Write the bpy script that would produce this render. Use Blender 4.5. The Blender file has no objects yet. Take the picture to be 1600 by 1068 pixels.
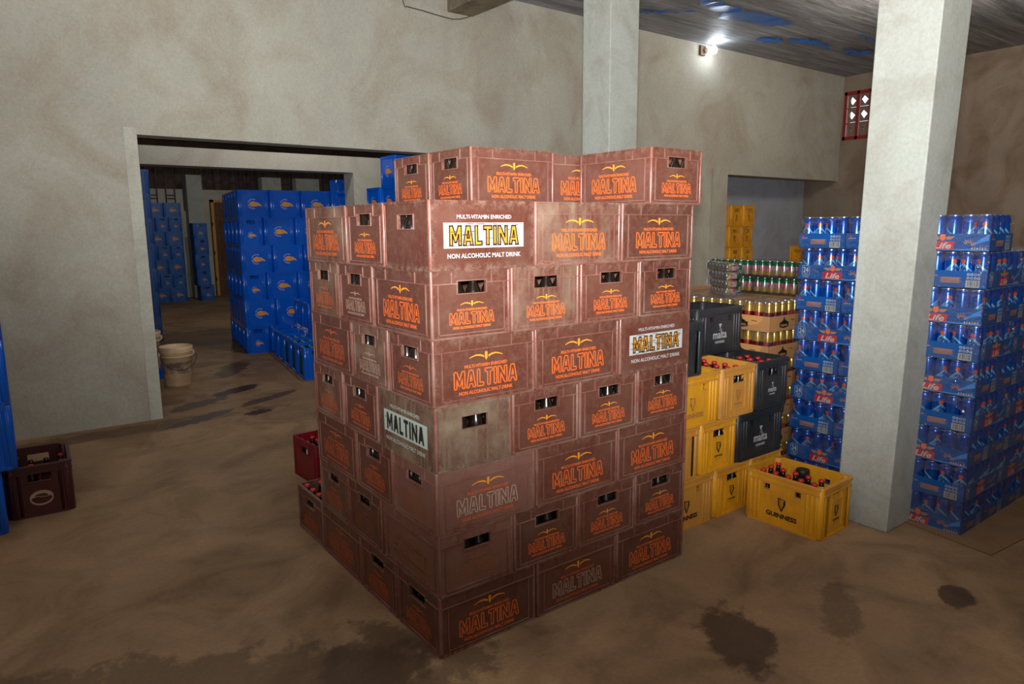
import bpy, bmesh, math, random
from mathutils import Matrix, Vector
D = bpy.data
SC = bpy.context.scene
COL = SC.collection
R = math.radians
rnd = random.Random(7)

# ------------------------------------------------------------------ camera
# world axes: +X along the rear wall, +Y into the building, Z up; the photographer stands at the origin
YAW, PITCH, ROLL, EYE, FPX = R(36.5558), R(9.4096), R(-0.4595), 1.5262, 1083.24
cam = D.objects.new('camera', D.cameras.new('camera')); COL.objects.link(cam); SC.camera = cam
cam.data.sensor_width = 36.0; cam.data.lens = FPX / 1600 * 36; cam.data.clip_start = .05; cam.data.clip_end = 200
c, s = math.cos(PITCH), math.sin(PITCH); cr, sr = math.cos(ROLL), math.sin(ROLL)
rot = Matrix.Rotation(-YAW, 3, 'Z')
right = rot @ Vector((cr, sr * s, sr * c)); upv = rot @ Vector((-sr, cr * s, cr * c)); fwd = rot @ Vector((0, c, -s))
M = Matrix((right, upv, -fwd)).transposed().to_4x4(); M.translation = (0, 0, EYE)
cam.matrix_world = M

# ------------------------------------------------------------------ world and lights
w = D.worlds.new('world'); SC.world = w; w.use_nodes = True
w.node_tree.nodes['Background'].inputs[0].default_value = (.80, .9, 1, 1)
w.node_tree.nodes['Background'].inputs[1].default_value = 2.0

def lamp(name, kind, loc, energy, color=(1, 1, 1), size=.05, aim=None, **kw):
    l = D.lights.new(name, kind); l.energy = energy; l.color = color
    if kind in ('SPOT', 'POINT'): l.shadow_soft_size = size
    if kind == 'AREA': l.size = size
    for k, v in kw.items(): setattr(l, k, v)
    o = D.objects.new(name, l); COL.objects.link(o); o.location = loc
    if aim is not None:
        o.rotation_euler = (Vector(aim) - Vector(loc)).to_track_quat('-Z', 'Y').to_euler()
    return o
hd = (math.sin(YAW), math.cos(YAW))
# the flash on the camera's shoe, its head tipped up
FLASH = lamp('camera_flash', 'SPOT', (-.0, .0, EYE + .13), 1330, (.98, .99, 1), .05,
             aim=(5 * math.sin(YAW + R(7)), 5 * math.cos(YAW + R(7)), EYE + .13 + 5 * math.tan(R(33))), spot_size=R(130), spot_blend=1.0)
# soft area fill added behind the photographer
lamp('behind_camera_fill', 'AREA', (-.6, -2.9, 1.9), 14, (1, .95, .88), 2.2, aim=(2, 3, 1.2))
# warm ambient fill added under the hall ceiling, out of view
for i, p in enumerate(((.2, 3.4, 3.6), (2.9, .6, 3.6), (-1.6, 1.2, 3.6), (7.6, 3.2, 3.55))): lamp('hall_fill_%d' % i, 'POINT', p, (34, 36, 34, 110)[i], (1, .88, .74), .25)
# fill lights added for the rooms behind, hidden above the beams
lamp('rear_room_fill', 'POINT', (2.9, 7.3, 3.3), 40, (1, .93, .85), .06)
lamp('far_room_fill', 'POINT', (3.2, 12.4, 3.2), 60, (1, .93, .85), .06)
SC.view_settings.view_transform = 'Standard'; SC.view_settings.look = 'None'
SC.view_settings.exposure = 0.0; SC.view_settings.gamma = 1.0; SC.view_settings.use_curve_mapping = False

# ------------------------------------------------------------------ materials
def lin(r, g, b):
    f = lambda v: (v / 255 / 12.92) if v / 255 <= .04045 else ((v / 255 + .055) / 1.055) ** 2.4
    return (f(r), f(g), f(b), 1)
class NT:
    def __init__(s, name):
        s.m = D.materials.new(name); s.m.use_nodes = True; s.t = s.m.node_tree; s.N = s.t.nodes
        s.b = s.N['Principled BSDF']
    def n(s, typ, **kw):
        x = s.N.new(typ)
        for k, v in kw.items():
            if k.startswith('i_'):
                key = k[2:]; key = int(key) if key.isdigit() else key.replace('_', ' ')
                s.put(x.inputs[key], v)
            else: setattr(x, k, v)
        return x
    def put(s, sock, v):
        if isinstance(v, bpy.types.NodeSocket): s.t.links.new(v, sock)
        else: sock.default_value = v
    def math(s, op, a, b=0.0, clamp=False):
        x = s.n('ShaderNodeMath', operation=op, use_clamp=clamp); s.put(x.inputs[0], a); s.put(x.inputs[1], b); return x.outputs[0]
    def mix(s, f, a, b, blend='MIX'):
        x = s.n('ShaderNodeMix', data_type='RGBA', blend_type=blend); s.put(x.inputs[0], f); s.put(x.inputs[6], a); s.put(x.inputs[7], b); return x.outputs[2]
    def noise(s, vec, scale, detail=4, rough=.55, dist=0.0):
        x = s.n('ShaderNodeTexNoise', i_Scale=scale, i_Detail=detail, i_Roughness=rough, i_Distortion=dist); s.put(x.inputs['Vector'], vec); return x.outputs[0]
    def ramp(s, f, lo, hi):
        x = s.n('ShaderNodeMapRange', i_1=lo, i_2=hi); s.put(x.inputs[0], f); x.clamp = True; return x.outputs[0]
    def obj(s): return s.n('ShaderNodeTexCoord').outputs['Object']
    def mapv(s, vec, scale=(1, 1, 1), loc=(0, 0, 0)):
        x = s.n('ShaderNodeMapping', i_Scale=scale, i_Location=loc); s.put(x.inputs[0], vec); return x.outputs[0]
    def bump(s, h, strength=.3, dist=.01):
        x = s.n('ShaderNodeBump', i_Strength=strength, i_Distance=dist); s.put(x.inputs['Height'], h); s.put(s.b.inputs['Normal'], x.outputs[0])
    def base(s, col, rough=.5, spec=.5, metal=0.0):
        s.put(s.b.inputs['Base Color'], col); s.put(s.b.inputs['Roughness'], rough); s.put(s.b.inputs['Specular IOR Level'], spec); s.put(s.b.inputs['Metallic'], metal)
        return s.m
def shifted(t):
    v = t.n('ShaderNodeVectorMath', operation='ADD'); t.put(v.inputs[0], t.obj())
    r = t.n('ShaderNodeObjectInfo').outputs['Random']; c3 = t.n('ShaderNodeCombineXYZ')
    t.put(c3.inputs[0], t.math('MULTIPLY', r, 37.0)); t.put(c3.inputs[1], t.math('MULTIPLY', r, 91.0)); t.put(c3.inputs[2], t.math('MULTIPLY', r, 11.0))
    t.put(v.inputs[1], c3.outputs[0]); return v.outputs[0], r
def flat(name, rgb, rough=.5, spec=.5, metal=0.0):
    t = NT(name); return t.base(lin(*rgb), rough, spec, metal)
def plastic(name, rgb, dust=(150, 135, 115), amt=.35, rough=.38, vary=.15, streak=.5, spec=.5, dims=None, edge=.8):
    """moulded crate plastic with dust, scratches and streaks of its own"""
    t = NT(name); v, r = shifted(t)
    big = t.ramp(t.noise(v, 5.0, 5, .65), .42, .75)
    st = t.ramp(t.noise(t.mapv(v, (60, 60, 5)), 1.0, 3, .6), .45, .8)
    spk = t.ramp(t.noise(v, 190, 2, .5), .62, .78)
    f = t.math('MULTIPLY', t.math('MAXIMUM', big, t.math('MULTIPLY', st, streak)), amt)
    f = t.math('ADD', f, t.math('MULTIPLY', spk, amt * .35), True)
    if dims:      # powdery dirt lodged along the moulded edges and the foot
        sp = t.n('ShaderNodeSeparateXYZ'); t.put(sp.inputs[0], t.obj()); X, Y, Z = sp.outputs; L_, S_, H_ = dims
        ax = t.math('ABSOLUTE', X); ay = t.math('ABSOLUTE', Y)
        e = t.math('MAXIMUM', t.ramp(Z, .035, .0), t.ramp(Z, H_ * .78, H_ * 1.05))
        e = t.math('MAXIMUM', e, t.math('MULTIPLY', t.ramp(ax, L_ * .40, L_ * .5), t.ramp(ax, L_ * .5 - .003, L_ * .5 - .007)))
        e = t.math('MAXIMUM', e, t.math('MULTIPLY', t.ramp(ay, S_ * .37, S_ * .5), t.ramp(ay, S_ * .5 - .003, S_ * .5 - .007)))
        n2 = t.ramp(t.noise(v, 34, 6, .8), .42, .64); sc = t.ramp(t.noise(t.mapv(v, (3, 3, 1)), 40, 6, .8, 1.5), .6, .72)
        f = t.math('MAXIMUM', f, t.math('MULTIPLY', t.math('MULTIPLY', e, n2), edge)); f = t.math('MAXIMUM', f, t.math('MULTIPLY', sc, amt * .8))
    k = t.math('ADD', t.math('MULTIPLY', r, vary), 1 - vary / 2)
    kc = t.n('ShaderNodeCombineColor'); [t.put(kc.inputs[i], k) for i in range(3)]
    col = t.mix(1.0, lin(*rgb), kc.outputs[0], 'MULTIPLY')
    col = t.mix(f, col, lin(*dust))
    t.bump(t.noise(v, 140, 3, .6), .06, .004)
    return t.base(col, t.math('ADD', t.math('MULTIPLY', f, .5), rough), spec)
def can_mat(name, kind):
    """printed drinks can: bands and crest placed round the can by angle and height"""
    t = NT(name); o = t.obj(); sp = t.n('ShaderNodeSeparateXYZ'); t.put(sp.inputs[0], o); x, y, z = sp.outputs
    ang = t.math('ARCTAN2', x, t.math('MULTIPLY', y, -1.0)); u = t.math('MULTIPLY', ang, .0325)
    ab = lambda a: t.math('ABSOLUTE', a)
    def disc(u0, z0, ru, rz, soft=.15):
        a = t.math('DIVIDE', t.math('SUBTRACT', u, u0), ru); b = t.math('DIVIDE', t.math('SUBTRACT', z, z0), rz)
        d = t.math('SQRT', t.math('ADD', t.math('MULTIPLY', a, a), t.math('MULTIPLY', b, b)))
        return t.ramp(d, 1 + soft, 1 - soft)
    def above(h, soft=.002): return t.ramp(z, h - soft, h + soft)
    if kind == 'life':
        col = t.mix(t.ramp(z, .03, .16), lin(14, 88, 170), lin(4, 66, 160))
        hill = t.math('SUBTRACT', t.math('SUBTRACT', .118, z), t.math('MULTIPLY', ab(u), .9))
        col = t.mix(t.ramp(hill, -.001, .001), col, lin(120, 175, 215))
        col = t.mix(t.math('MULTIPLY', t.ramp(hill, .010, .012), t.ramp(t.noise(o, 60), .45, .5)), col, lin(28, 80, 165))
        col = t.mix(disc(0, .124, .010, .010), col, lin(235, 95, 30))
        col = t.mix(disc(0, .062, .028, .012), col, lin(200, 35, 40))
        col = t.mix(disc(0, .063, .02, .006), col, lin(235, 235, 235))
    elif kind == 'gold':
        col = t.mix(above(.112), lin(96, 22, 26), lin(176, 138, 58))
        col = t.mix(disc(0, .1, .015, .016), col, lin(170, 60, 50))
        col = t.mix(t.ramp(z, .052, .046), col, lin(30, 60, 30))
    else:
        col = t.mix(above(.118), lin(190, 190, 196), lin(10, 104, 62))
        col = t.mix(t.math('MULTIPLY', t.ramp(z, .118, .114), t.ramp(t.noise(t.mapv(o, (1, 1, .25)), 70), .5, .53)), col, lin(196, 58, 96))
        col = t.mix(t.math('MULTIPLY', t.ramp(z, .07, .066), t.ramp(t.noise(t.mapv(o, (1, 1, .2)), 90), .45, .5)), col, lin(190, 160, 40))
        col = t.mix(t.ramp(z, .022, .02), col, lin(50, 20, 70))
    return t.base(col, .22, .5, .55)

def concrete(name, c1, c2, c3, scale=.9, rough=.85, bump=.25, streak=0.0, spots=(), spotcol=(60, 52, 44)):
    t = NT(name); o = t.obj()
    a = t.ramp(t.noise(o, scale, 6, .6, .4), .35, .68); b = t.ramp(t.noise(t.mapv(o, loc=(9, 4, 2)), scale * 2.3, 5, .6, 1.2), .45, .72)
    col = t.mix(a, lin(*c1), lin(*c2)); col = t.mix(t.math('MULTIPLY', b, .7), col, lin(*c3))
    g = t.ramp(t.noise(o, 55, 4, .7), .3, .75); col = t.mix(.12, col, t.mix(g, (0, 0, 0, 1), (1, 1, 1, 1)), 'OVERLAY')
    if streak:
        st = t.ramp(t.noise(t.mapv(o, (7, 7, .35)), 1.0, 4, .6), .55, .8); col = t.mix(t.math('MULTIPLY', st, streak), col, lin(*c3))
    rr = rough
    for (sx, sy, rx, ry, ang, amt) in spots:
        q = t.n('ShaderNodeMapping', vector_type='TEXTURE', i_Location=(sx, sy, 0), i_Rotation=(0, 0, R(ang)), i_Scale=(rx, ry, 1e3)); t.put(q.inputs[0], o)
        ln = t.n('ShaderNodeVectorMath', operation='LENGTH'); t.put(ln.inputs[0], q.outputs[0])
        d = t.math('ADD', ln.outputs['Value'], t.math('MULTIPLY', t.math('SUBTRACT', t.noise(o, 5.5, 5, .7), .5), 2.2))
        f = t.math('MULTIPLY', t.ramp(d, 1.05, .8), amt); col = t.mix(f, col, lin(*spotcol))
        rr = t.math('SUBTRACT', rr, t.math('MULTIPLY', f, .1))
    h = t.math('ADD', t.noise(o, 14, 5, .65), t.math('MULTIPLY', t.noise(o, 2.2, 3), 1.5)); t.bump(h, bump, .02)
    return t.base(col, rr, .3)

MT = {}
MT['brown'] = plastic('brown crate plastic', (92, 48, 37), (142, 116, 98), .30, .34, .35, dims=(.44, .33, .231), edge=.75)
MT['brown_dusty'] = plastic('dusty brown crate plastic', (94, 50, 39), (140, 120, 98), .85, .48, .2, .9, dims=(.44, .33, .231), edge=1)
MT['brown_pale'] = plastic('sun-faded brown crate plastic', (124, 80, 68), (146, 124, 110), .4, .42, .1, dims=(.44, .33, .231))
MT['brown_grime'] = plastic('grimy brown crate plastic', (96, 58, 46), (138, 126, 100), 1.0, .6, .1, .8, dims=(.44, .33, .231), edge=1)
MT['edge'] = plastic('worn crate edge and painted highlight', (122, 72, 60), (164, 140, 126), .6, .26, .1)  # paler tone: dusty wear plus the corner and rib highlights painted in
MT['orange'] = flat('orange print', (236, 108, 42), .5)
MT['amber'] = flat('amber print', (240, 152, 40), .5)
MT['faded'] = flat('faded orange print', (206, 98, 50), .6)
MT['chalk'] = flat('faded chalky print', (178, 148, 130), .6)
MT['ghost'] = flat('nearly worn off print', (156, 96, 62), .6)
MT['white'] = flat('white print', (182, 184, 182), .5)
MT['oldwhite'] = flat('aged white panel', (178, 192, 180), .6)
MT['ink'] = flat('black print', (24, 22, 22), .5)
MT['goldink'] = flat('gold print', (208, 138, 34), .5)
MT['blue'] = plastic('blue crate plastic', (0, 84, 196), (30, 96, 170), .2, .13, .12, .4)
MT['blue_dull'] = plastic('dull blue crate plastic', (6, 80, 158), (90, 120, 160), .5, .35, .12, .8)
MT['yellow'] = plastic('yellow crate plastic', (226, 160, 26), (150, 92, 36), .62, .4, .12, .7)
MT['yellow_pale'] = plastic('faded yellow crate plastic', (206, 146, 60), (150, 104, 66), .5, .45, .12, .6)
MT['black'] = plastic('black crate plastic', (30, 33, 38), (92, 88, 80), .3, .38, .1, .6)
MT['red'] = plastic('red crate plastic', (120, 12, 24), (90, 36, 36), .3, .35)
MT['maroon'] = plastic('dark maroon crate plastic', (72, 30, 30), (92, 66, 54), .35, .4)
MT['glass'] = flat('dark brown bottle glass', (26, 17, 12), .22, .5)
MT['label'] = flat('silver bottle label', (92, 92, 90), .35)
MT['cap'] = flat('red crown cap', (186, 34, 30), .35)
MT['capsilver'] = flat('pale crown cap', (90, 128, 96), .3)
MT['capblack'] = flat('black crown cap', (22, 22, 24), .4)
MT['green'] = flat('green bottle glass', (14, 58, 30), .08, .6)
MT['life'] = can_mat('blue beer can print', 'life'); MT['goldcan'] = can_mat('gold and red can print', 'gold'); MT['greencan'] = can_mat('green and silver can print', 'green')
MT['alu'] = flat('bare can metal', (190, 192, 196), .25, .5, .9)
MT['tray'] = flat('blue printed card', (0, 74, 142), .45)
MT['skyray'] = flat('pale blue print', (48, 128, 205), .45)
MT['kraft'] = plastic('brown corrugated card', (196, 138, 78), (170, 118, 66), .25, .7, .08)
MT['logored'] = flat('red print', (196, 30, 34), .45)
MT['tan'] = flat('tan print', (172, 112, 60), .5)
MT['steel'] = flat('dark iron bar', (40, 34, 32), .6)
MT['rim_white'] = flat('creamy paint pail plastic', (196, 178, 150), .5)
def film(name):
    t = NT(name); t.N.remove(t.b); out = t.N['Material Output']
    tr = t.n('ShaderNodeBsdfTransparent', i_Color=(.93, .94, .95, 1)); g = t.n('ShaderNodeBsdfGlossy', i_Color=(.9, .9, .92, 1), i_Roughness=.16)
    df = t.n('ShaderNodeBsdfDiffuse', i_Color=(.34, .32, .30, 1)); o = t.obj()
    b = t.n('ShaderNodeBump', i_Strength=.7, i_Distance=.01); t.put(b.inputs['Height'], t.noise(t.mapv(o, (1, 1, 2.5)), 22, 3, .6, .8)); t.put(g.inputs['Normal'], b.outputs[0])
    m1 = t.n('ShaderNodeMixShader', i_0=.10); t.put(m1.inputs[1], tr.outputs[0]); t.put(m1.inputs[2], g.outputs[0])
    m2 = t.n('ShaderNodeMixShader'); t.put(m2.inputs[0], t.math('MULTIPLY', t.ramp(t.noise(o, 26, 4, .65), .45, .75), .14)); t.put(m2.inputs[1], m1.outputs[0]); t.put(m2.inputs[2], df.outputs[0])
    t.put(out.inputs[0], m2.outputs[0]); return t.m
MT['film'] = film('clear shrink wrap')
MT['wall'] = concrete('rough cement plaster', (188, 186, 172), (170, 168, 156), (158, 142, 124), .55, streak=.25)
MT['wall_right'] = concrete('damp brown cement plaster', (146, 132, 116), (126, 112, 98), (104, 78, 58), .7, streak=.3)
MT['jamb'] = concrete('fresh cement edge', (196, 196, 184), (182, 182, 170), (168, 162, 146), 1.2)
MT['bluewall'] = concrete('pale blue-grey wall paint', (172, 178, 190), (158, 162, 172), (150, 148, 146), .8)
MT['column'] = concrete('whitewashed concrete', (176, 179, 171), (166, 169, 160), (150, 147, 134), 1.4, .8, .12, .25)
MT['beam'] = concrete('stained concrete beam', (150, 138, 112), (120, 110, 96), (84, 76, 66), 3.0)
MT['sheet'] = flat('torn blue polythene', (0, 104, 196), .35)
MT['redpaint'] = flat('red window paint', (140, 26, 26), .45)
MT['door'] = plastic('brown timber', (96, 66, 40), (70, 46, 30), .6, .6)
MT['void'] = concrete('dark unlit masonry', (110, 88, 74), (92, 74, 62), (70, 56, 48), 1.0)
MT['dark'] = flat('painted shade of rear void', (16, 10, 12), .9)  # near-black colour stands in for the unlit space above the beams
MT['card'] = plastic('flattened brown carton', (126, 96, 66), (96, 72, 50), .5, .8)

# ------------------------------------------------------------------ mesh helpers
class MB:
    def __init__(s): s.v = []; s.f = []; s.m = []; s.sm = []
    def add(s, vs, fs, mat=0, smooth=False):
        o = len(s.v); s.v += [tuple(p) for p in vs]; s.f += [tuple(i + o for i in f) for f in fs]; s.m += [mat] * len(fs); s.sm += [smooth] * len(fs)
    def box(s, x0, x1, y0, y1, z0, z1, mat=0):
        s.add([(x0, y0, z0), (x1, y0, z0), (x1, y1, z0), (x0, y1, z0), (x0, y0, z1), (x1, y0, z1), (x1, y1, z1), (x0, y1, z1)],
              [(0, 3, 2, 1), (4, 5, 6, 7), (0, 1, 5, 4), (1, 2, 6, 5), (2, 3, 7, 6), (3, 0, 4, 7)], mat)
    def lathe(s, prof, n=16, mat=0, cx=0, cy=0, mats=None, caps=True):
        vs = []; 
        for r, z in prof:
            for k in range(n):
                a = 2 * math.pi * k / n; vs.append((cx + r * math.cos(a), cy + r * math.sin(a), z))
        for i in range(len(prof) - 1):
            fs = [(i * n + k, i * n + (k + 1) % n, (i + 1) * n + (k + 1) % n, (i + 1) * n + k) for k in range(n)]
            if i == 0: o = len(s.v); s.v += vs
            s.f += [tuple(j + o for j in f) for f in fs]; s.m += [mats[i] if mats else mat] * n; s.sm += [True] * n
        if caps:
            s.f.append(tuple(o + k for k in reversed(range(n)))); s.f.append(tuple(o + (len(prof) - 1) * n + k for k in range(n)))
            s.m += [mats[0] if mats else mat, mats[-1] if mats else mat]; s.sm += [False, False]
    def tube(s, pts, r, n=6, mat=0):
        pts = [Vector(p) for p in pts]; rings = []
        for i, p in enumerate(pts):
            d = (pts[min(i + 1, len(pts) - 1)] - pts[max(i - 1, 0)]).normalized()
            a = d.cross(Vector((0, 0, 1))); a = a.normalized() if a.length > 1e-4 else Vector((1, 0, 0)); b = d.cross(a)
            rings.append([p + (a * math.cos(2 * math.pi * k / n) + b * math.sin(2 * math.pi * k / n)) * r for k in range(n)])
        fs = [(i * n + k, i * n + (k + 1) % n, (i + 1) * n + (k + 1) % n, (i + 1) * n + k) for i in range(len(pts) - 1) for k in range(n)]
        fs += [tuple(range(n)), tuple((len(pts) - 1) * n + k for k in range(n))]
        s.add([p for q in rings for p in q], fs, mat, True)
    # print helpers: flat shapes in the x-z plane facing -y
    def poly(s, pts, mat=0, y=0.0): s.add([(p[0], y, p[1]) for p in pts], [tuple(range(len(pts)))], mat)
    def line(s, pts, wd, mat=0, closed=False, y=0.0):
        P = list(pts) + ([pts[0]] if closed else [])
        for (x0, z0), (x1, z1) in zip(P, P[1:]):
            d = math.hypot(x1 - x0, z1 - z0) or 1; ux, uz = (x1 - x0) / d * wd / 2, (z1 - z0) / d * wd / 2
            s.poly([(x0 - ux - uz, z0 - uz + ux), (x0 - ux + uz, z0 - uz - ux), (x1 + ux + uz, z1 + uz - ux), (x1 + ux - uz, z1 + uz + ux)], mat, y)
    def disc(s, cx, cz, r, mat=0, n=20, rz=None, y=0.0): s.poly([(cx + r * math.cos(2 * math.pi * k / n), cz + (rz or r) * math.sin(2 * math.pi * k / n)) for k in range(n)], mat, y)
    def mesh(s, name, mats, bevel=0.0):
        me = D.meshes.new(name); me.from_pydata(s.v, [], s.f)
        for m in mats: me.materials.append(MT[m] if isinstance(m, str) else m)
        me.polygons.foreach_set('material_index', s.m); me.polygons.foreach_set('use_smooth', s.sm); me.update()
        if bevel:
            bm = bmesh.new(); bm.from_mesh(me)
            bmesh.ops.bevel(bm, geom=[e for e in bm.edges if e.is_manifold and e.calc_face_angle(0) > .6], offset=bevel, segments=2, affect='EDGES', profile=.5)
            bm.to_mesh(me); bm.free()
        return me
def obj(name, me, parent=None, loc=(0, 0, 0), rz=0.0, label=None):
    o = D.objects.new(name, me); COL.objects.link(o); o.location = loc; o.rotation_euler = (0, 0, rz)
    if parent is not None: o.parent = parent
    if label: o['label'] = label
    return o
def tag(o, label, cat, group=None):
    o['label'] = label; o['category'] = cat
    if group: o['group'] = group
    return o
def thing(name, label, cat, loc=(0, 0, 0), rz=0.0, group=None):
    return tag(obj(name, None, None, loc, rz), label, cat, group)
def struct(name, me, loc=(0, 0, 0), rz=0.0):
    o = obj(name, me, None, loc, rz); o['kind'] = 'structure'; return o
TXT = {}
def text_polys(body, h, xs=1.0, bold=0.0, shear=0.0):
    """glyph shapes as (verts, faces), centred on x, baseline z=0, cap height about h"""
    key = (body, h, xs, bold, shear)
    if key not in TXT:
        cu = D.curves.new('t', 'FONT'); cu.body = body; cu.size = h / .73; cu.resolution_u = 2; cu.offset = bold; cu.shear = shear; cu.align_x = 'CENTER'
        o = D.objects.new('t', cu); COL.objects.link(o); dg = bpy.context.evaluated_depsgraph_get(); dg.update()
        me = o.evaluated_get(dg).to_mesh()
        TXT[key] = ([(v.co.x * xs, v.co.y) for v in me.vertices], [tuple(p.vertices) for p in me.polygons])
        D.objects.remove(o); D.curves.remove(cu)
    return TXT[key]
def put_text(mb, body, cx, z, h, width=None, bold=0.0, shear=0.0, mat=0, y=0.0, vert=None):
    vs, fs = text_polys(body, h, 1.0, bold, shear)
    x0 = min(v[0] for v in vs); x1 = max(v[0] for v in vs); k = (width / (x1 - x0)) if width else 1.0; m = (x0 + x1) / 2
    mb.add([(cx + (v[0] - m) * k, y, z + v[1]) for v in vs], fs, mat)
GL = {'M': (.84, [[(0, 0), (0, 1), (.22, 1), (.42, .5), (.62, 1), (.84, 1), (.84, 0), (.64, 0), (.64, .56), (.48, .16), (.36, .16), (.20, .56), (.20, 0)]]),
      'A': (.74, [[(0, 0), (.22, 1), (.52, 1), (.74, 0), (.53, 0), (.49, .2), (.25, .2), (.21, 0)], [(.29, .38), (.45, .38), (.37, .74)]]),
      'L': (.52, [[(0, 0), (0, 1), (.21, 1), (.21, .2), (.52, .2), (.52, 0)]]),
      'T': (.62, [[(0, 1), (.62, 1), (.62, .8), (.42, .8), (.42, 0), (.20, 0), (.20, .8), (0, .8)]]),
      'I': (.22, [[(0, 0), (0, 1), (.22, 1), (.22, 0)]]),
      'N': (.74, [[(0, 0), (0, 1), (.2, 1), (.54, .42), (.54, 1), (.74, 1), (.74, 0), (.54, 0), (.2, .58), (.2, 0)]])}
def block_word(mb, word, cx, z, wd, h, stroke, mat, fill=None, y=0.0):
    gap = .13; tot = sum(GL[ch][0] for ch in word) + gap * (len(word) - 1); k = wd / tot; x = cx - wd / 2
    for ch in word:
        for i, ol in enumerate(GL[ch][1]):
            P = [(x + p[0] * k, z + p[1] * h) for p in ol]
            if fill is not None and i == 0: mb.poly(P, fill, y + .0002)
            mb.line(P, stroke, mat, True, y)
        x += (GL[ch][0] + gap) * k

# ------------------------------------------------------------------ prints
def malt_print(w, h, m1='orange', m2='amber', m3='orange'):
    """sprig, small line, block-letter word, small line; w, h = size of the whole block, origin at its centre bottom"""
    mb = MB(); hh = h
    put_text(mb, 'NON ALCOHOLIC MALT DRINK', 0, 0, hh * .085, w * .86, .0005, 0, 2)
    block_word(mb, 'MALTINA', 0, hh * .16, w, hh * .40, w * .0165, 0)
    put_text(mb, 'MULTI-VITAMIN ENRICHED', 0, hh * .62, hh * .075, w * .68, .0004, 0, 2)
    z = hh * .84; a = w * .26
    for sg in (-1, 1):
        top = [(sg * a * t, z + .012 * h / .11 * math.sin(t * 2.6) * (1.0 - .25 * t) - .004 * t) for t in (.14, .35, .6, .85, 1.0)]
        bot = [(x, zz - hh * .045 * (1.15 - .7 * abs(x) / a)) for x, zz in top]
        for i in range(4): mb.poly([top[i], bot[i], bot[i + 1], top[i + 1]], 1)
    mb.poly([(-w * .018, z + hh * .12), (-w * .022, z - hh * .02), (0, z - hh * .085), (w * .022, z - hh * .02), (w * .018, z + hh * .12)], 1)
    return mb.mesh('malt print', [m1, m2, m3])
def old_print(w, h, panel='white', letters='ink', fill='goldink', worn=0):
    mb = MB()
    r = random.Random(worn)
    mb.poly([(-w / 2, h * .22), (w / 2, h * .22), (w / 2, h * .78), (-w / 2, h * .78)], 0)
    block_word(mb, 'MALTINA', 0, h * .28, w * .86, h * .43, w * (.015 if fill == 'goldink' else .003), 1, 2 if fill else None, -.0004)
    put_text(mb, 'NON ALCOHOLIC MALT DRINK', 0, 0, h * .105, w * .92, .0004, 0, 3)
    put_text(mb, 'MULTI-VITAMIN ENRICHED', 0, h * .87, h * .09, w * .68, .0003, 0, 3)
    for k in range(worn):      # scuffed-through patches where the brown shows
        x = r.uniform(-w * .44, w * .44); z = r.uniform(h * .24, h * .76); a = r.uniform(.004, .02); b = r.uniform(.0006, .002)
        mb.poly([(x - a, z - b), (x + a * .9, z - b * .6), (x + a, z + b), (x - a * .8, z + b * .8)], 4, -.0008)
    return mb.mesh('white panel print', [panel, letters, fill or letters, 'white' if panel == 'white' else 'oldwhite', 'brown'])
P_LONG = {k: malt_print(.268, .150, *v) for k, v in dict(o=('orange', 'amber', 'orange'), c=('chalk', 'chalk', 'chalk'), f=('faded', 'faded', 'faded'), g=('ghost', 'ghost', 'ghost'),
                                                        w=('chalk', 'amber', 'faded'), p=('chalk', 'faded', 'chalk')).items()}
P_SHORT = {k: malt_print(.182, .098, *v) for k, v in dict(o=('orange', 'amber', 'orange'), c=('chalk', 'chalk', 'chalk'), f=('faded', 'faded', 'faded'), g=('ghost', 'ghost', 'ghost')).items()}
P_OLD = dict(a=old_print(.33, .15, 'white', 'ink', 'goldink', 46), b=old_print(.33, .15, 'white', 'ink', 'goldink', 90), d=old_print(.33, .15, 'oldwhite', 'steel', 'steel', 6))

# ------------------------------------------------------------------ bottles and cans
def bottle_mesh(glass='glass', cap='cap', h=.222, label=True):
    mb = MB(); k = h / .222
    prof = [(.026, .002), (.0295, .008), (.0295, .045), (.0295, .046), (.0295, .105), (.0295, .106), (.0295, .125), (.026, .145), (.016, .168), (.0125, .19), (.0125, .206)]
    mats = [0, 0, 0, 1 if label else 0, 0, 0, 0, 0, 0, 0, 0]
    mb.lathe([(r, z * k) for r, z in prof], 14, 0, mats=mats)
    me = mb.mesh('bottle', [glass, 'label'])
    c = MB(); c.lathe([(.0145, .205 * k), (.0155, .207 * k), (.0145, .216 * k), (.011, .2185 * k)], 14, 0)
    return me, c.mesh('crown cap', [cap])
BOT = {k: bottle_mesh(*v) for k, v in dict(malt=('glass', 'cap'), stout=('glass', 'cap', .255), stoutlow=('glass', 'cap', .235), beer=('green', 'capsilver', .30, False), blk=('glass', 'capblack')).items()}
def bottle(kind, x, y, z, label, group, cap=True):
    b, cp = BOT[kind]; t = obj('bottle', b, None, (x, y, z)); tag(t, label, 'bottle', group)
    if cap: obj('crown_cap', cp, t)
    return t
def can_mesh(m):
    mb = MB(); mb.lathe([(.024, .001), (.0255, .0), (.0315, .008), (.0325, .014), (.0325, .146), (.0315, .151), (.0262, .164), (.0272, .1665), (.0262, .168), (.0245, .165)], 16, 0,
                        mats=[1, 1, 1, 0, 0, 0, 1, 1, 1, 1])
    return mb.mesh('can', [m, 'alu'])
CAN = {k: can_mesh(k) for k in ('life', 'goldcan', 'greencan')}

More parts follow.
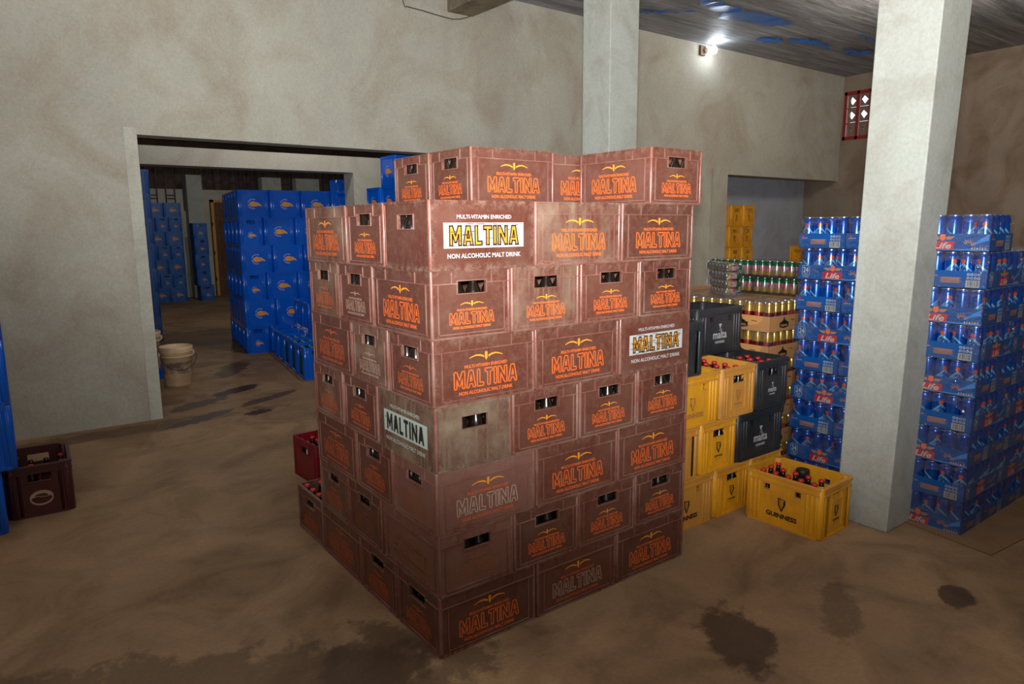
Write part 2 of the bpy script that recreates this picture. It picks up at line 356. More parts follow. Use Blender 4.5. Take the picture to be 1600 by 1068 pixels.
# ------------------------------------------------------------------ crates
def rot2(x, y, a): return x * math.cos(a) - y * math.sin(a), x * math.sin(a) + y * math.cos(a)
def crate_mesh(L, S, H, body, edge, style='malt', win=False):
    """hollow crate: rounded corner posts, walls with handle holes, rim band with short ribs, recessed panels, inner dividers"""
    mb = MB(); t = .010; r = {'malt': .007, 'plain': .008}.get(style, .022)
    hx, hy = L / 2 - .0015, S / 2 - .0015; g = .003   # panel faces sit g behind the rim
    rimz = H * (.80 if style in ('malt', 'plain') else .84)
    # floor and posts
    mb.box(-hx + t, hx - t, -hy + t, hy - t, .004, .012)
    for sx in (-1, 1):
        for sy in (-1, 1):
            mb.lathe([(r * .8, 0.0), (r, .006), (r, H - .004), (r * .85, H)], 14, 1 if style in ('malt', 'plain') else 0, sx * (hx - r), sy * (hy - r))
    def wall(axis, sgn, half, off, holes, z0=.0, z1=H):
        # panel between posts on one side; holes = list of (a0, a1, z0, z1); plane at distance off
        xs = sorted({-half, half, *[h[0] for h in holes], *[h[1] for h in holes]})
        zs = sorted({z0, z1, *[h[2] for h in holes], *[h[3] for h in holes]})
        for a0, a1 in zip(xs, xs[1:]):
            for b0, b1 in zip(zs, zs[1:]):
                ca, cb = (a0 + a1) / 2, (b0 + b1) / 2
                if any(h[0] < ca < h[1] and h[2] < cb < h[3] for h in holes): continue
                p = (off - g - t, off - g) if sgn > 0 else (-off + g, -off + g + t)
                if axis == 'x': mb.box(p[0], p[1], a0, a1, b0, b1)
                else: mb.box(a0, a1, p[0], p[1], b0, b1)
    def strip(axis, sgn, a0, a1, b0, b1, off, pr, mat=0):
        p = (off - g, off - g + pr) if sgn > 0 else (-off + g - pr, -off + g)
        if axis == 'x': mb.box(p[0], p[1], a0, a1, b0, b1, mat)
        else: mb.box(a0, a1, p[0], p[1], b0, b1, mat)
    def bead(axis, sgn, a, b0, b1, off, rr):
        p = sgn * (off - g - rr * .35)
        mb.lathe([(rr * .7, b0), (rr, b0 + .006), (rr, b1 - .006), (rr * .7, b1)], 10, 0, p if axis == 'x' else a, a if axis == 'x' else p)
    for sgn in (-1, 1):
        for axis, half, off in (('x', hy - r, hx), ('y', hx - r, hy)):
            holes = []
            if axis == 'x':
                hw = {'malt': .058, 'plain': .055, 'blue': .052, 'mold': .052}[style]; ht = {'malt': (.70, .885) if False else (.66, .84), 'plain': (.60, .80), 'blue': (.78, .90), 'mold': (.68, .84)}[style]
                holes = [(-hw, hw, H * ht[0], H * ht[1])]
            elif style == 'mold': holes = [(-.1, -.068, H * .70, H * .81), (.068, .1, H * .70, H * .81)]
            elif win: holes = [(-half + .035, half - .035, H * .10, H * .84)]
            wall(axis, sgn, half, off, holes)
            e = 1 if style in ('malt', 'plain') else 0
            if style == 'malt':
                # rim band lines, short ribs, side bars and lower ledge
                strip(axis, sgn, -half, half, H - .006, H - .001, off, .0035, 0)
                if axis == 'y' or True:
                    for q in ([(-half, -hw), (hw, half)] if axis == 'x' else [(-half, half)]): strip(axis, sgn, q[0], q[1], rimz, rimz + .0035, off, .004, 1)
                n = 3
                for k in (-1, 1): strip(axis, sgn, k * half * .52 - .0015, k * half * .52 + .0015, rimz, H - .004, off, .003, 1)
                for k in (-1, 1): strip(axis, sgn, k * half * .86 - .002, k * half * .86 + .002, .014, rimz, off, .003, 1)
                strip(axis, sgn, -half * .86, half * .86, .014, .018, off, .003, 1)
                strip(axis, sgn, -half, half, 0, .007, off, .0036, 1)
            elif style == 'plain':
                strip(axis, sgn, -half, half, 0, .009, off, .003, 0); strip(axis, sgn, -half, half, H - .01, H, off, .003, 0)
                if axis == 'y': strip(axis, sgn, -half, half, .009, H - .01, off, .0028, 0)
            elif style == 'blue':
                strip(axis, sgn, -half, half, H - .03, H - .002, off, .004); strip(axis, sgn, -half, half, 0, .02, off, .004)
                for k in (-1, 1):
                    for d in (.004, .024): bead(axis, sgn, k * (half - d), .02, H - .03, off, .0075)
            else:
                strip(axis, sgn, -half - r * .5, half + r * .5, H - .012, H - .002, off, .008, 1); strip(axis, sgn, -half - r * .3, half + r * .3, H * .84, H * .84 + .006, off, .007, 1)
                strip(axis, sgn, -half, half, 0, .012, off, .004)
                for k in (-1, 1):
                    for d in (.006, .030, .054 if axis == 'y' else .030):
                        bead(axis, sgn, k * (half - d - .004), .012, H * .84, off, .0085)
                if axis == 'x':
                    for k in (-1, 1): strip(axis, sgn, k * (hw + .004) - .003, k * (hw + .004) + .003, H * .14, H * .86, off, .004)
                else:
                    for k in (-1, 1): strip(axis, sgn, k * .084 - .02, k * .084 + .02, H * .68, H * .70, off, .004, 1)
            # handle hole frame
            for h in holes:
                if win and axis == 'y': continue
                for b in (h[2] - .003, h[3]): strip(axis, sgn, h[0] - .003, h[1] + .003, b, b + .003, off, .003, e)
                for a in (h[0] - .003, h[1]): strip(axis, sgn, a, a + .003, h[2], h[3], off, .003, e)
    return mb.mesh('crate', [body, edge])
def slot(L, S, i, j): return (i - 2.5) * L * .166, (j - 1.5) * S * .24     # bottle cell centres
def add_divider(root, L, S, H, m):
    mb = MB()
    for k in (-2, -1, 0, 1, 2): mb.box(k * L * .166 - .0012, k * L * .166 + .0012, -S / 2 + .016, S / 2 - .016, .0125, H * .5)
    for k in (-1, 0, 1): mb.box(-L / 2 + .016, L / 2 - .016, k * S * .24 - .0012, k * S * .24 + .0012, .0125, H * .5)
    obj('bottle_divider', mb.mesh('divider', [m]), root)
ML, MS, MH = .44, .33, .23078
CM = {}
for k, st in (('brown', 'malt'), ('brown_dusty', 'malt'), ('brown_pale', 'malt'), ('brown_grime', 'plain'), ('brown', 'plain')):
    CM[k, st] = crate_mesh(ML, MS, MH, k, 'edge', st)
BL, BS, BH = .375, .285, .332
CM['blue'] = crate_mesh(BL, BS, BH, 'blue', 'blue', 'blue'); CM['bluewin'] = crate_mesh(BL, BS, BH, 'blue', 'blue', 'blue', True)
CM['bluedull'] = crate_mesh(BL, BS, BH, 'blue_dull', 'blue_dull', 'blue')
YL, YS, YH = .425, .305, .2655
for k, e in (('yellow', 'yellow_pale'), ('yellow_pale', 'yellow_pale'), ('black', 'black')): CM[k] = crate_mesh(YL, YS, YH, k, e, 'mold')

SIDES = {'-y': (0, -1, 0), '+x': (1, 0, math.pi / 2), '-x': (-1, 0, -math.pi / 2), '+y': (0, 1, math.pi)}
def on_side(name, me, root, side, L, S, z, lift=.0006, shift=0.0, off=.003, label=None):
    sx, sy, rz = SIDES[side]; d = (L / 2 if sx else S / 2) - .0015 - off + lift
    ax, ay = math.cos(rz), math.sin(rz)
    return obj(name, me, root, (sx * d + ax * shift, sy * d + ay * shift, z), rz, label)
def malt_crate(x0, y0, layer, along, mat, prints, label, style='malt', old=None, z=None, holes=(), jit=True, blabel=None):
    """x0,y0: low corner; along 'X' or 'Y' = direction of the long side; prints: {world side: print key}"""
    rz = 0.0 if along == 'X' else -math.pi / 2
    w, d = (ML, MS) if along == 'X' else (MS, ML)
    j = (lambda: rnd.uniform(-.0025, .0025)) if jit else (lambda: 0)
    cx, cy = x0 + w / 2 + j(), y0 + d / 2 + j(); zz = layer * MH if z is None else z
    blabel = blabel or label.split(', ', 1)[1]
    root = thing('malt_crate', label, 'crate', (cx, cy, zz), rz, 'brown malt drink crates of the big stack'); obj('crate_body', CM[mat, style], root)
    loc = {('X', '-Y'): '-y', ('X', '-X'): '-x', ('Y', '-X'): '-y', ('Y', '-Y'): '+x'}
    for ws, key in prints.items():
        side = loc[along, ws]; lng = side in ('-y', '+y')
        if style == 'plain':
            if key in P_OLD: on_side('printed_panel', P_OLD[key], root, side, ML, MS, .040, .0008, 0, 0.0)
            continue
        on_side('printed_logo', (P_LONG if lng else P_SHORT)[key], root, side, ML, MS, .030 if lng else .032)
    for ws in holes:     # bottles just inside the handle hole
        n = 4
        for k in range(n):
            u = (k - (n - 1) / 2) * .066; dd = .20 - .034 - .016 if False else 0
            if ws == '-Y': bx, by = cx + u, cy - d / 2 + .047
            else: bx, by = cx - w / 2 + .047, cy + u
            if n: bottle('malt', bx, by, zz + .0125, 'dark bottle behind handle hole, ' + blabel, 'malt bottles seen through the handle holes')
    return root

# ---- the big stack
SX, SY = 1.1359, 1.9771
ORD = ['bottom', 'second', 'third', 'fourth', 'fifth', 'sixth', 'seventh', 'top']
def lab(layer, where): return 'brown malt crate, %s row of big stack, %s' % (ORD[layer], where)
HID = 'brown malt crate buried inside the big stack, no side showing'
#           long/short prints and materials per layer, read off the photo
FRONT = {0: [('brown', 'o'), ('brown', 'w'), ('brown', 'o')], 2: [('brown_pale', 'w'), ('brown', 'o'), ('brown', 'o')], 4: [('brown', 'o'), ('brown', 'o'), ('old', 'b')], 6: [('old', 'a'), ('brown_dusty', 'o'), ('brown', 'o')],
         1: [('brown_pale', 'g'), ('brown', 'o'), ('brown', 'o'), ('brown', 'o')], 3: [('grime', None), ('brown', 'o'), ('brown', 'o'), ('brown', 'o')], 5: [('brown', 'o'), ('brown_dusty', 'o'), ('brown', 'o'), ('brown', 'o')]}
#           side towards the doorway, from the near corner back: print keys
SIDE = {0: ['f', 'f', 'f'], 2: ['g', 'f', 'f'], 4: ['f', 'c', 'f'], 6: [None, 'o', 'o'], 1: ['g', 'g', 'f'], 3: ['d', 'f', 'f'], 5: ['o', 'c', 'f']}
FP = ['near corner', 'second from near corner, pillar side', 'third from near corner, pillar side', 'far end, pillar side']
SPOS = ['near corner', 'middle, doorway side', 'far end, doorway side']
for ly in range(7):
    A = ly % 2 == 0
    if A:
        for i in range(3):
            k, p = FRONT[ly][i]; style = 'plain' if k == 'old' else 'malt'; m = 'brown' if k == 'old' else k
            pr = {'-Y': p}
            if i == 0 and SIDE[ly][0]: pr['-X'] = SIDE[ly][0]
            malt_crate(SX + i * ML, SY, ly, 'X', m, pr, lab(ly, FP[i] if i < 2 else FP[3]), style, holes=('-X',) if i == 0 else ())
        for i in range(3):
            malt_crate(SX + i * ML, SY + MS, ly, 'X', 'brown_dusty' if i == 0 and ly == 4 else 'brown', {'-X': SIDE[ly][1]} if i == 0 else {}, lab(ly, SPOS[1]) if i == 0 else HID, holes=('-X',) if i == 0 else ())
        for i in range(4):
            malt_crate(SX + i * MS, SY + 2 * MS, ly, 'Y', 'brown_dusty' if i == 0 and ly == 6 else 'brown', {'-X': SIDE[ly][2]} if i == 0 else {}, lab(ly, SPOS[2]) if i == 0 else HID)
    else:
        for i in range(4):
            k, p = FRONT[ly][i]; style = 'plain' if k == 'grime' else 'malt'; m = 'brown_grime' if k == 'grime' else k
            pr = {'-Y': p} if p else {}
            if i == 0: pr['-X'] = SIDE[ly][0]
            malt_crate(SX + i * MS, SY, ly, 'Y', m, pr, lab(ly, FP[i]), style, holes=('-Y',))
        for i in range(3):
            for j in range(2):
                mt = 'brown_dusty' if (i == 0 and j == 1) else 'brown'
                malt_crate(SX + i * ML, SY + ML + j * MS, ly, 'X', mt, {'-X': SIDE[ly][1 + j]} if i == 0 else {}, lab(ly, SPOS[1 + j]) if i == 0 else HID, holes=('-X',) if i == 0 else ())
# top row, set back
T = 7
malt_crate(1.564, 2.377, T, 'X', 'brown', {'-Y': 'o', '-X': 'o'}, 'brown malt crate on top of the big stack, with its corner towards the doorway', holes=('-X',), jit=False, blabel='top crate with corner to the doorway')
malt_crate(1.564, 2.712, T, 'X', 'brown', {'-X': 'o'}, 'brown malt crate on top of the big stack, second one back from its corner', holes=('-X',), jit=False, blabel='top crate second from the corner')
malt_crate(2.010, 2.440, T, 'X', 'brown', {'-Y': 'o'}, 'brown malt crate on top of the big stack, half hidden in the middle', jit=False)
malt_crate(2.195, 1.995, T, 'Y', 'brown', {'-Y': 'o', '-X': 'o'}, 'brown malt crate on top of the big stack, standing furthest forward by the pillars', holes=('-Y',), jit=False, blabel='top crate furthest forward')
# the open crate at the foot of the stack
oc = malt_crate(SX, SY + 1.10, 0, 'X', 'brown', {'-X': 'f'}, 'open brown malt crate on the floor behind the big stack, bottles with red caps', jit=False)
for i in range(6):
    for j in range(4):
        if i < 4: bottle('malt', SX + ML / 2 + slot(ML, MS, i, j)[0], SY + 1.10 + MS / 2 + slot(ML, MS, i, j)[1], .0125, 'dark bottle with red cap in the open brown crate beside the big stack', 'red-capped bottles in the open brown crate')
add_divider(oc, ML, MS, MH, 'brown')
# ------------------------------------------------------------------ red crate behind it
def plain_crate(name, label, L, S, H, m, e, x, y, z, rz, group=None, st='mold'):
    key = (m, st, L)
    if key not in CM: CM[key] = crate_mesh(L, S, H, m, e, st)
    t = thing(name, label, 'crate', (x, y, z), rz, group); obj('crate_body', CM[key], t); add_divider(t, L, S, H, m); return t
plain_crate('bottle_crate', 'red plastic bottle crate on the floor, half hidden behind the big brown stack', .44, .33, .25, 'red', 'red', 1.62, 4.05, 0, R(4), st='malt')
for i in range(5):
    for j in range(4):
        x, y = rot2(*slot(.44, .33, i, j), R(4)); 
        if (i, j) not in ((2, 2), (4, 1)): bottle('malt', 1.62 + x, 4.05 + y, .0125, 'dark bottle with red cap standing in the red crate', 'red-capped bottles in the red crate')

# ------------------------------------------------------------------ yellow and black stout crates
def harp(mb, cx, z, h, mat=0):
    mb.line([(cx - .30 * h, z + h), (cx + .28 * h, z + .95 * h)], .07 * h, mat); mb.line([(cx - .3 * h, z + h), (cx - .26 * h, z + .45 * h), (cx, z)], .12 * h, mat)
    mb.poly([(cx + .30 * h, z + h * .98), (cx + .34 * h, z + .6 * h), (cx + .06 * h, z), (cx - .04 * h, z), (cx + .14 * h, z + .55 * h), (cx + .12 * h, z + .8 * h)], mat)
    for k in (-.14, -.03): mb.line([(cx + k * h, z + .95 * h), (cx + k * h + .02 * h, z + .25 * h)], .035 * h, mat)
def stout_print(w=.17, mat='ink', bold=.0016):
    mb = MB(); put_text(mb, 'GUINNESS', 0, 0, .024, w, bold); harp(mb, 0, .04, .062); return mb.mesh('harp print', [mat])
def stout_small(mat='ink'):
    mb = MB(); harp(mb, 0, .035, .055); put_text(mb, 'GUINNESS', 0, .012, .011, .066, .0006); mb.line([(-.02, 0), (.02, .003)], .002); return mb.mesh('small harp print', [mat])
def malta_print(k=1.0):
    mb = MB(); put_text(mb, 'malta', 0, .028 * k, .048 * k, .125 * k, .0013 * k); put_text(mb, 'GUINNESS', 0, 0, .014 * k, .085 * k, .0006 * k)
    mb.poly([(-.014 * k, .112 * k), (0, .083 * k), (.014 * k, .112 * k)]); mb.line([(-.008 * k, .075 * k), (.012 * k, .082 * k)], .004 * k)
    return mb.mesh('malta print', ['white'])
P_ST, P_SS, P_MA, P_MS = stout_print(), stout_small(), malta_print(), malta_print(.62)
P_ST2 = stout_print(.17, 'tan'); P_SS2 = stout_small('tan')
SG = 'stout and malt crates stacked beside the big brown stack'
def stout_crate(kind, x0, y0, z, along, prints, label, rz=None, cx=None):
    w, d = (YL, YS) if along == 'X' else (YS, YL)
    rr = (0.0 if along == 'X' else -math.pi / 2) if rz is None else rz
    px, py = (x0 + w / 2, y0 + d / 2) if cx is None else cx
    t = thing({'black': 'malt_crate_black'}.get(kind, 'stout_crate'), label, 'crate', (px, py, z), rr, SG); obj('crate_body', CM[kind], t)
    if 'open' in label or 'highest' in label: add_divider(t, YL, YS, YH, kind)
    for side, key in prints.items():
        me = {'s': P_ST, 'h': P_SS, 'm': P_MA, 'n': P_MS, 't': P_ST2, 'u': P_SS2}[key]
        on_side('printed_logo', me, t, side, YL, YS, {'s': .05, 'h': .06, 'm': .06, 'n': .07, 't': .05, 'u': .05}[key])
    return t
Y0 = 2.145; h1 = YH
stout_crate('yellow_pale', 2.475, Y0, 0, 'X', {'-y': 's'}, 'faded yellow stout crate at floor level beside the big brown stack, long side out')
stout_crate('yellow', 2.905, Y0, 0, 'Y', {'+x': 'h'}, 'yellow stout crate on the floor showing its end, smudged harp')
stout_crate('yellow', 3.213, Y0, 0, 'Y', {'+x': 'h'}, 'yellow stout crate at floor level, mostly hidden by the open yellow crate')
stout_crate('yellow_pale', 2.468, Y0, h1, 'Y', {'+x': 'u'}, 'stained yellow stout crate, second row, tucked against the brown stack')
stout_crate('yellow', 2.775, Y0, h1, 'Y', {'+x': 'h'}, 'yellow stout crate in the second row with dark harp on its end')
stout_crate('black', 3.085, Y0, h1, 'X', {'-y': 'm'}, 'black malt crate in the second row, long side out with white lettering')
stout_crate('yellow', 2.495, Y0, 2 * h1, 'X', {'-y': 't'}, 'yellow stout crate in the third row, nearest the brown stack, open top')
stout_crate('yellow_pale', 2.925, Y0, 2 * h1, 'Y', {'+x': 'u'}, 'faded yellow stout crate in the third row, open top with red-capped bottles')
stout_crate('black', 3.233, Y0, 2 * h1, 'Y', {'+x': 'n'}, 'black malt crate in the third row, open top, beside the faded yellow crate')
stout_crate('black', 2.47, Y0, 3 * h1, 'Y', {}, 'black crate on the fourth row wedged against the brown stack')
stout_crate('black', 3.105, 2.455, 3 * h1, 'X', {'-y': 'm'}, 'highest black malt crate with white lettering, set back on the stack')
for k in range(3): stout_crate('yellow', 3.083, 2.575, k * h1, 'X', {}, 'yellow crate hidden behind the front rows under the highest black crate')
for i in range(4):
    for j in range(5):
        q_ = slot(YL, YS, j, i)
        bottle('stoutlow', 2.925 + YS / 2 + q_[1], Y0 + YL / 2 + q_[0], 2 * h1 + .0125, 'dark stout bottle with red cap in the faded yellow third-row crate', 'bottles in the faded yellow third-row crate')
        if j < 4: bottle('stoutlow', 3.233 + YS / 2 + q_[1], Y0 + YL / 2 + q_[0], 2 * h1 + .0125, 'dark malt bottle with red cap in the third-row black crate', 'bottles in the black third-row crate')
for i in range(3): bottle('stoutlow', 3.105 + YL / 2 + slot(YL, YS, i, 0)[0], 2.455 + YS / 2 + slot(YL, YS, i, 1)[1], 3 * h1 + .0125, 'red-capped bottle in the highest black crate', 'bottles in the highest black crate')
for i in range(3): bottle('stoutlow', 2.495 + YL / 2 + slot(YL, YS, 3 + i, 0)[0], Y0 + YS / 2 + slot(YL, YS, 0, 1)[1], 2 * h1 + .0125, 'red-capped bottle in the third-row yellow crate next to the brown stack', 'bottles in the third-row yellow crate')
# handle-hole bottles of the yellow crates
for (x, z) in ((2.905, 0), (2.775, h1)):
    for i in range(3): bottle('stoutlow', x + .09 + i * .062, Y0 + .05, z + .0125, 'dark bottle glimpsed through the end slot of a yellow crate', 'bottles glimpsed through yellow crate slots')
# the lone open crate
LA = R(92) - math.pi; LC = (3.232, 1.875)
lone = stout_crate('yellow', 0, 0, 0, 'X', {'-y': 's', '+x': 'h'}, 'open yellow stout crate alone on the floor by the white pillar', rz=-math.pi / 2 + R(2), cx=LC)
for i in range(5):
    for j in range(4):
        if (i, j) in ((2, 3), (3, 3), (1, 3), (4, 3)): continue
        x, y = rot2(*slot(YL, YS, i, j), R(-88)); zz = .0125
        if (i, j) in ((1, 1), (4, 0), (0, 3), (4, 1)): zz = .0125
        bottle('stoutlow', LC[0] + x, LC[1] + y, zz, 'dark stout bottle with red cap standing in the lone yellow crate', 'bottles in the lone open yellow crate')
jar = MB(); jar.lathe([(.031, 0), (.033, .004), (.033, .2), (.035, .204), (.035, .228), (.032, .232), (.025, .232), (.023, .228)], 24, 0)
x, y = rot2(*slot(YL, YS, 2, 3), R(-88)); tag(obj('bottle_flask', jar.mesh('flask', ['ink']), None, (LC[0] + x, LC[1] + y, .0125)), 'wide black round-topped flask among the bottles in the lone yellow crate', 'flask')

# ------------------------------------------------------------------ shrink-wrapped trays of cans
CS = .0663; PLx, PSx, PH = 6 * CS + .006, 4 * CS + .004, .1745
def tray_mesh(m, sheet=.0, th=.082):
    mb = MB(); a, b = PLx / 2, PSx / 2
    mb.box(-a, a, -b, b, 0, .0025)
    for sx in (-1, 1): mb.box(min(sx * a, sx * (a - .0025)), max(sx * a, sx * (a - .0025)), -b, b, 0, th)
    for sy in (-1, 1): mb.box(-a, a, min(sy * b, sy * (b - .0025)), max(sy * b, sy * (b - .0025)), 0, th)
    return mb.mesh('tray', [m])
def film_mesh():
    mb = MB(); a, b = PLx / 2 + .001, PSx / 2 + .001; h = PH - .003; n = 13
    def ring(z, ins): return [(-a + ins, -b + ins, z), (a - ins, -b + ins, z), (a - ins, b - ins, z), (-a + ins, b - ins, z)]
    zs = [(.001, 0), (.084, 0), (.10, .0025), (.162, .003), (h, .008)]
    v = [p for z, i in zs for p in ring(z, i)]
    f = [(k * 4 + j, k * 4 + (j + 1) % 4, k * 4 + 4 + (j + 1) % 4, k * 4 + 4 + j) for k in range(len(zs) - 1) for j in range(4) if True] + [(16, 17, 18, 19)]
    # the shrunk film leaves an oval hole on each short end: cut by leaving the end faces to the ring below
    f = [q for q in f if not (q[0] % 4 in (1, 3) and q[0] // 4 in (0, 1, 2, 3) and len(q) == 4 and q != (16, 17, 18, 19))]
    mb.add(v, f)
    for sx in (-1, 1):
        N = 24; zc = .085; out = []; inn = []
        for k in range(N):
            t = 2 * math.pi * k / N; cy, sz = math.cos(t), math.sin(t)
            q = max(abs(cy) / b, abs(sz) / (h / 2)); oy, oz = cy / q, h / 2 + sz / q
            out.append((sx * (a - (.003 if oz > .09 else 0)), oy, oz)); inn.append((sx * (a + .001), cy * b * .62, zc + sz * .05))
        mb.add(out + inn, [(k, (k + 1) % N, N + (k + 1) % N, N + k) for k in range(N)])
    return mb.mesh('shrink wrap', ['film'])
TRAY = {'life': tray_mesh('tray'), 'gold': tray_mesh('kraft', th=.092), 'green': tray_mesh('steel', th=.012)}; FILM = film_mesh()
def life_long():
    mb = MB(); W = PLx
    x = -W / 2 + .045; P = [(x - .022, .022), (x - .022, .07), (x - .018, .074), (x + .018, .074), (x + .022, .07), (x + .022, .022), (x + .018, .018), (x - .018, .018)]
    mb.line(P, .002, 0, True); put_text(mb, '24', x, .036, .032, .032, .0008, 0, 0); put_text(mb, 'CANS', x, .024, .007, .024, .0002, 0, 0); put_text(mb, '24 x 500ML', x, .008, .005, .036, .0001, 0, 0)
    x = .0; mb.poly([(x - .055, .006), (x + .05, .006), (x + .055, .044), (x - .055, .044)], 1)
    put_text(mb, 'Life', x, .010, .030, .080, .0009, .25, 0, -.0004)
    mb.poly([(x - .011, .077), (x - .013, .055), (x, .046), (x + .013, .055), (x + .011, .077)], 2)
    for sg in (-1, 1):
        for k in range(3): mb.poly([(x + sg * .016, .066 - k * .005), (x + sg * (.052 - k * .006), .067 - k * .005), (x + sg * (.05 - k * .006), .0635 - k * .005), (x + sg * .016, .0625 - k * .005)], 3)
    mb.poly([(-.02, .004), (W / 2 - .004, .001), (W / 2 - .004, .010), (.06, .008)], 4, .0002)
    x = W / 2 - .08
    mb.poly([(x - .002, .022), (W / 2 - .006, .05), (W / 2 - .006, .078), (x + .03, .048)], 4, -.0001)
    for k in range(7):
        a = R(10 + k * 22); c0 = (x - .008, .024)
        p = lambda rr, aa: (c0[0] + rr * math.cos(aa), c0[1] + rr * math.sin(aa))
        mb.poly([p(.014, a - .14), p(.034 + .004 * (k % 2), a), p(.014, a + .14)], 3, -.0003)
    for k in range(6): mb.poly([(x + .004 + k * .011, .008), (x + .011 + k * .011, .008), (x + .010 + k * .011, .018 + .004 * (k % 2)), (x + .006 + k * .011, .015)], 3 if k % 2 else 0, -.0003)
    return mb.mesh('beer tray print', ['white', 'logored', 'orange', 'goldink', 'skyray'])
def life_short():
    mb = MB(); W = PSx
    for k in range(4): mb.poly([(-W / 2 + .07, .022 + k * .007), (.02 + .01 * (k % 2), .022 + k * .007), (.018, .0265 + k * .007), (-W / 2 + .07, .0265 + k * .007)], 2)
    mb.poly([(-W / 2 + .065, .012), (.03, .006), (.03, .011), (-W / 2 + .065, .017)], 3)
    x0 = W / 2 - .088; mb.poly([(x0, .004), (x0 + .058, .004), (x0 + .058, .036), (x0, .036)], 0)
    r = random.Random(3); x = x0 + .004
    while x < x0 + .053:
        wd = r.choice((.0008, .0014, .002)); mb.poly([(x, .007), (x + wd, .007), (x + wd, .034), (x, .034)], 1, -.0003); x += wd + r.choice((.001, .0016, .0024))
    for i in range(4):
        for j in range(2): mb.disc(x0 + .008 + i * .015, .047 + j * .017, .006, 0, 12); mb.disc(x0 + .008 + i * .015, .047 + j * .017, .0036, 3, 10, y=-.0002)
    mb.disc(-W / 2 + .024, .066, .007, 4, 10); put_text(mb, 'LAGER BEER', -W / 2 + .034, .052, .005, .04, .0001)
    return mb.mesh('beer tray end print', ['white', 'ink', 'tan', 'tray', 'logored'])
def crown_print():
    mb = MB(); P = [(-.045, .036), (-.036, .028), (.036, .028), (.045, .036), (.045, .058), (-.045, .062)]
    mb.poly([(-.046, .022), (0, .014), (.046, .022), (.046, .05), (0, .055), (-.046, .05)]); put_text(mb, 'ORIJINAL', 0, .026, .013, .072, .0006, 0, 1, -.0004)
    mb.poly([(-.03, .056), (-.012, .06), (0, .085), (.010, .062), (.03, .056), (.018, .05), (-.018, .05)]); mb.line([(.07, .06), (.105, .058)], .004); return mb.mesh('carton print', ['ink', 'kraft'])
P_LL, P_LS, P_CR = life_long(), life_short(), crown_print()
P_RED = None
def can_pack(kind, x0, y0, z, along, label, group, vis, prints=True, detail=True):
    """vis: world sides in view, cans built only there; 24 cans, tray, wrap"""
    w, d = (PLx, PSx) if along == 'X' else (PSx, PLx); cx, cy = x0 + w / 2, y0 + d / 2; rz = 0.0 if along == 'X' else -math.pi / 2
    t = thing('can_pack', label, 'pack of cans', (cx, cy, z), rz, group)
    obj('card_tray' if kind != 'green' else 'pack_base', TRAY[kind], t)
    loc = {('X', '-Y'): '-y', ('X', '-X'): '-x', ('Y', '-X'): '-y', ('Y', '-Y'): '+x'}
    cm = CAN[{'life': 'life', 'gold': 'goldcan', 'green': 'greencan'}[kind]]; done = set()
    for ws in vis:
        side = loc[along, ws]
        for i in range(6):
            for j in range(4):
                ok = {'-y': j == 0, '+y': j == 3, '-x': i == 0, '+x': i == 5}[side]
                if ok and (i, j) not in done:
                    done.add((i, j)); obj('can', cm, t, ((i - 2.5) * CS, (j - 1.5) * CS, .0028), rnd.choice((rnd.uniform(-.8, .8) + (-math.pi / 2 if along == 'X' and ws == '-X' else 0), rnd.uniform(0, 6.28))))
        if prints:
            lng = side in '-y+y'; me = {'life': P_LL if lng else P_LS, 'gold': P_CR}.get(kind)
            if me: 
                sx, sy, rr = SIDES[side]; dd = (PLx if sx else PSx) / 2 + .0005; ax, ay = math.cos(rr), math.sin(rr); sh = -.06 if kind == 'gold' else 0
                obj('printed_label', me, t, (sx * dd + ax * sh, sy * dd + ay * sh, .002), rr)
    obj('shrink_wrap', FILM, t)
    return t
CX, CY = 3.690, 1.272
LG = 'shrink-wrapped packs of blue beer cans by the square pillar'
PO = ['bottom', 'second', 'third', 'fourth', 'fifth', 'sixth', 'seventh', 'eighth', 'top']
for ly in range(9):
    z = ly * PH; nm = PO[ly]
    jx = rnd.uniform(-.008, .008); jy = rnd.uniform(-.004, .004)
    if ly % 2 == 0:
        for k in range(1 if ly == 8 else 4): can_pack('life', CX + jx + k * (PSx + .004), CY, z, 'Y', 'pack of blue beer cans, %s layer, %s' % (nm, ['near corner beside the square pillar', 'second along the outer face', 'third along the outer face', 'fourth along the outer face'][k]), LG, ('-X', '-Y') if k == 0 else ('-Y',))
        for r_ in range(2):
            can_pack('life', CX + jx, CY + PLx + .004 + r_ * (PSx + .003), z, 'X', 'pack of blue beer cans, %s layer, end with barcode, %s' % (nm, ['half behind the square pillar', 'beyond the square pillar'][r_]), LG, ('-X',))
            if ly == 8 and r_ == 0: pass
    else:
        for k in range(3): can_pack('life', CX + jx + k * (PLx + .004), CY, z, 'X', 'pack of blue beer cans, %s layer, %s' % (nm, ['near corner, end with barcode', 'second along the outer face', 'third along the outer face'][k]), LG, ('-X', '-Y') if k == 0 else ('-Y',))
        can_pack('life', CX + jx, CY + PSx + .003, z, 'X', 'pack of blue beer cans, %s layer, directly behind the square pillar' % nm, LG, ('-X',))
        can_pack('life', CX + jx, CY + 2 * PSx + .006, z, 'Y', 'pack of blue beer cans, %s layer, long side, beyond the square pillar' % nm, LG, ('-X',))
card = MB(); card.add([(3.58, 1.10, .001), (4.9, .98, .001), (5.0, 1.5, .001), (3.66, 1.62, .001), (3.58, 1.10, .006), (4.9, .98, .006), (5.0, 1.5, .006), (3.66, 1.62, .006)], [(0, 3, 2, 1), (4, 5, 6, 7), (0, 1, 5, 4), (1, 2, 6, 5), (2, 3, 7, 6), (3, 0, 4, 7)])
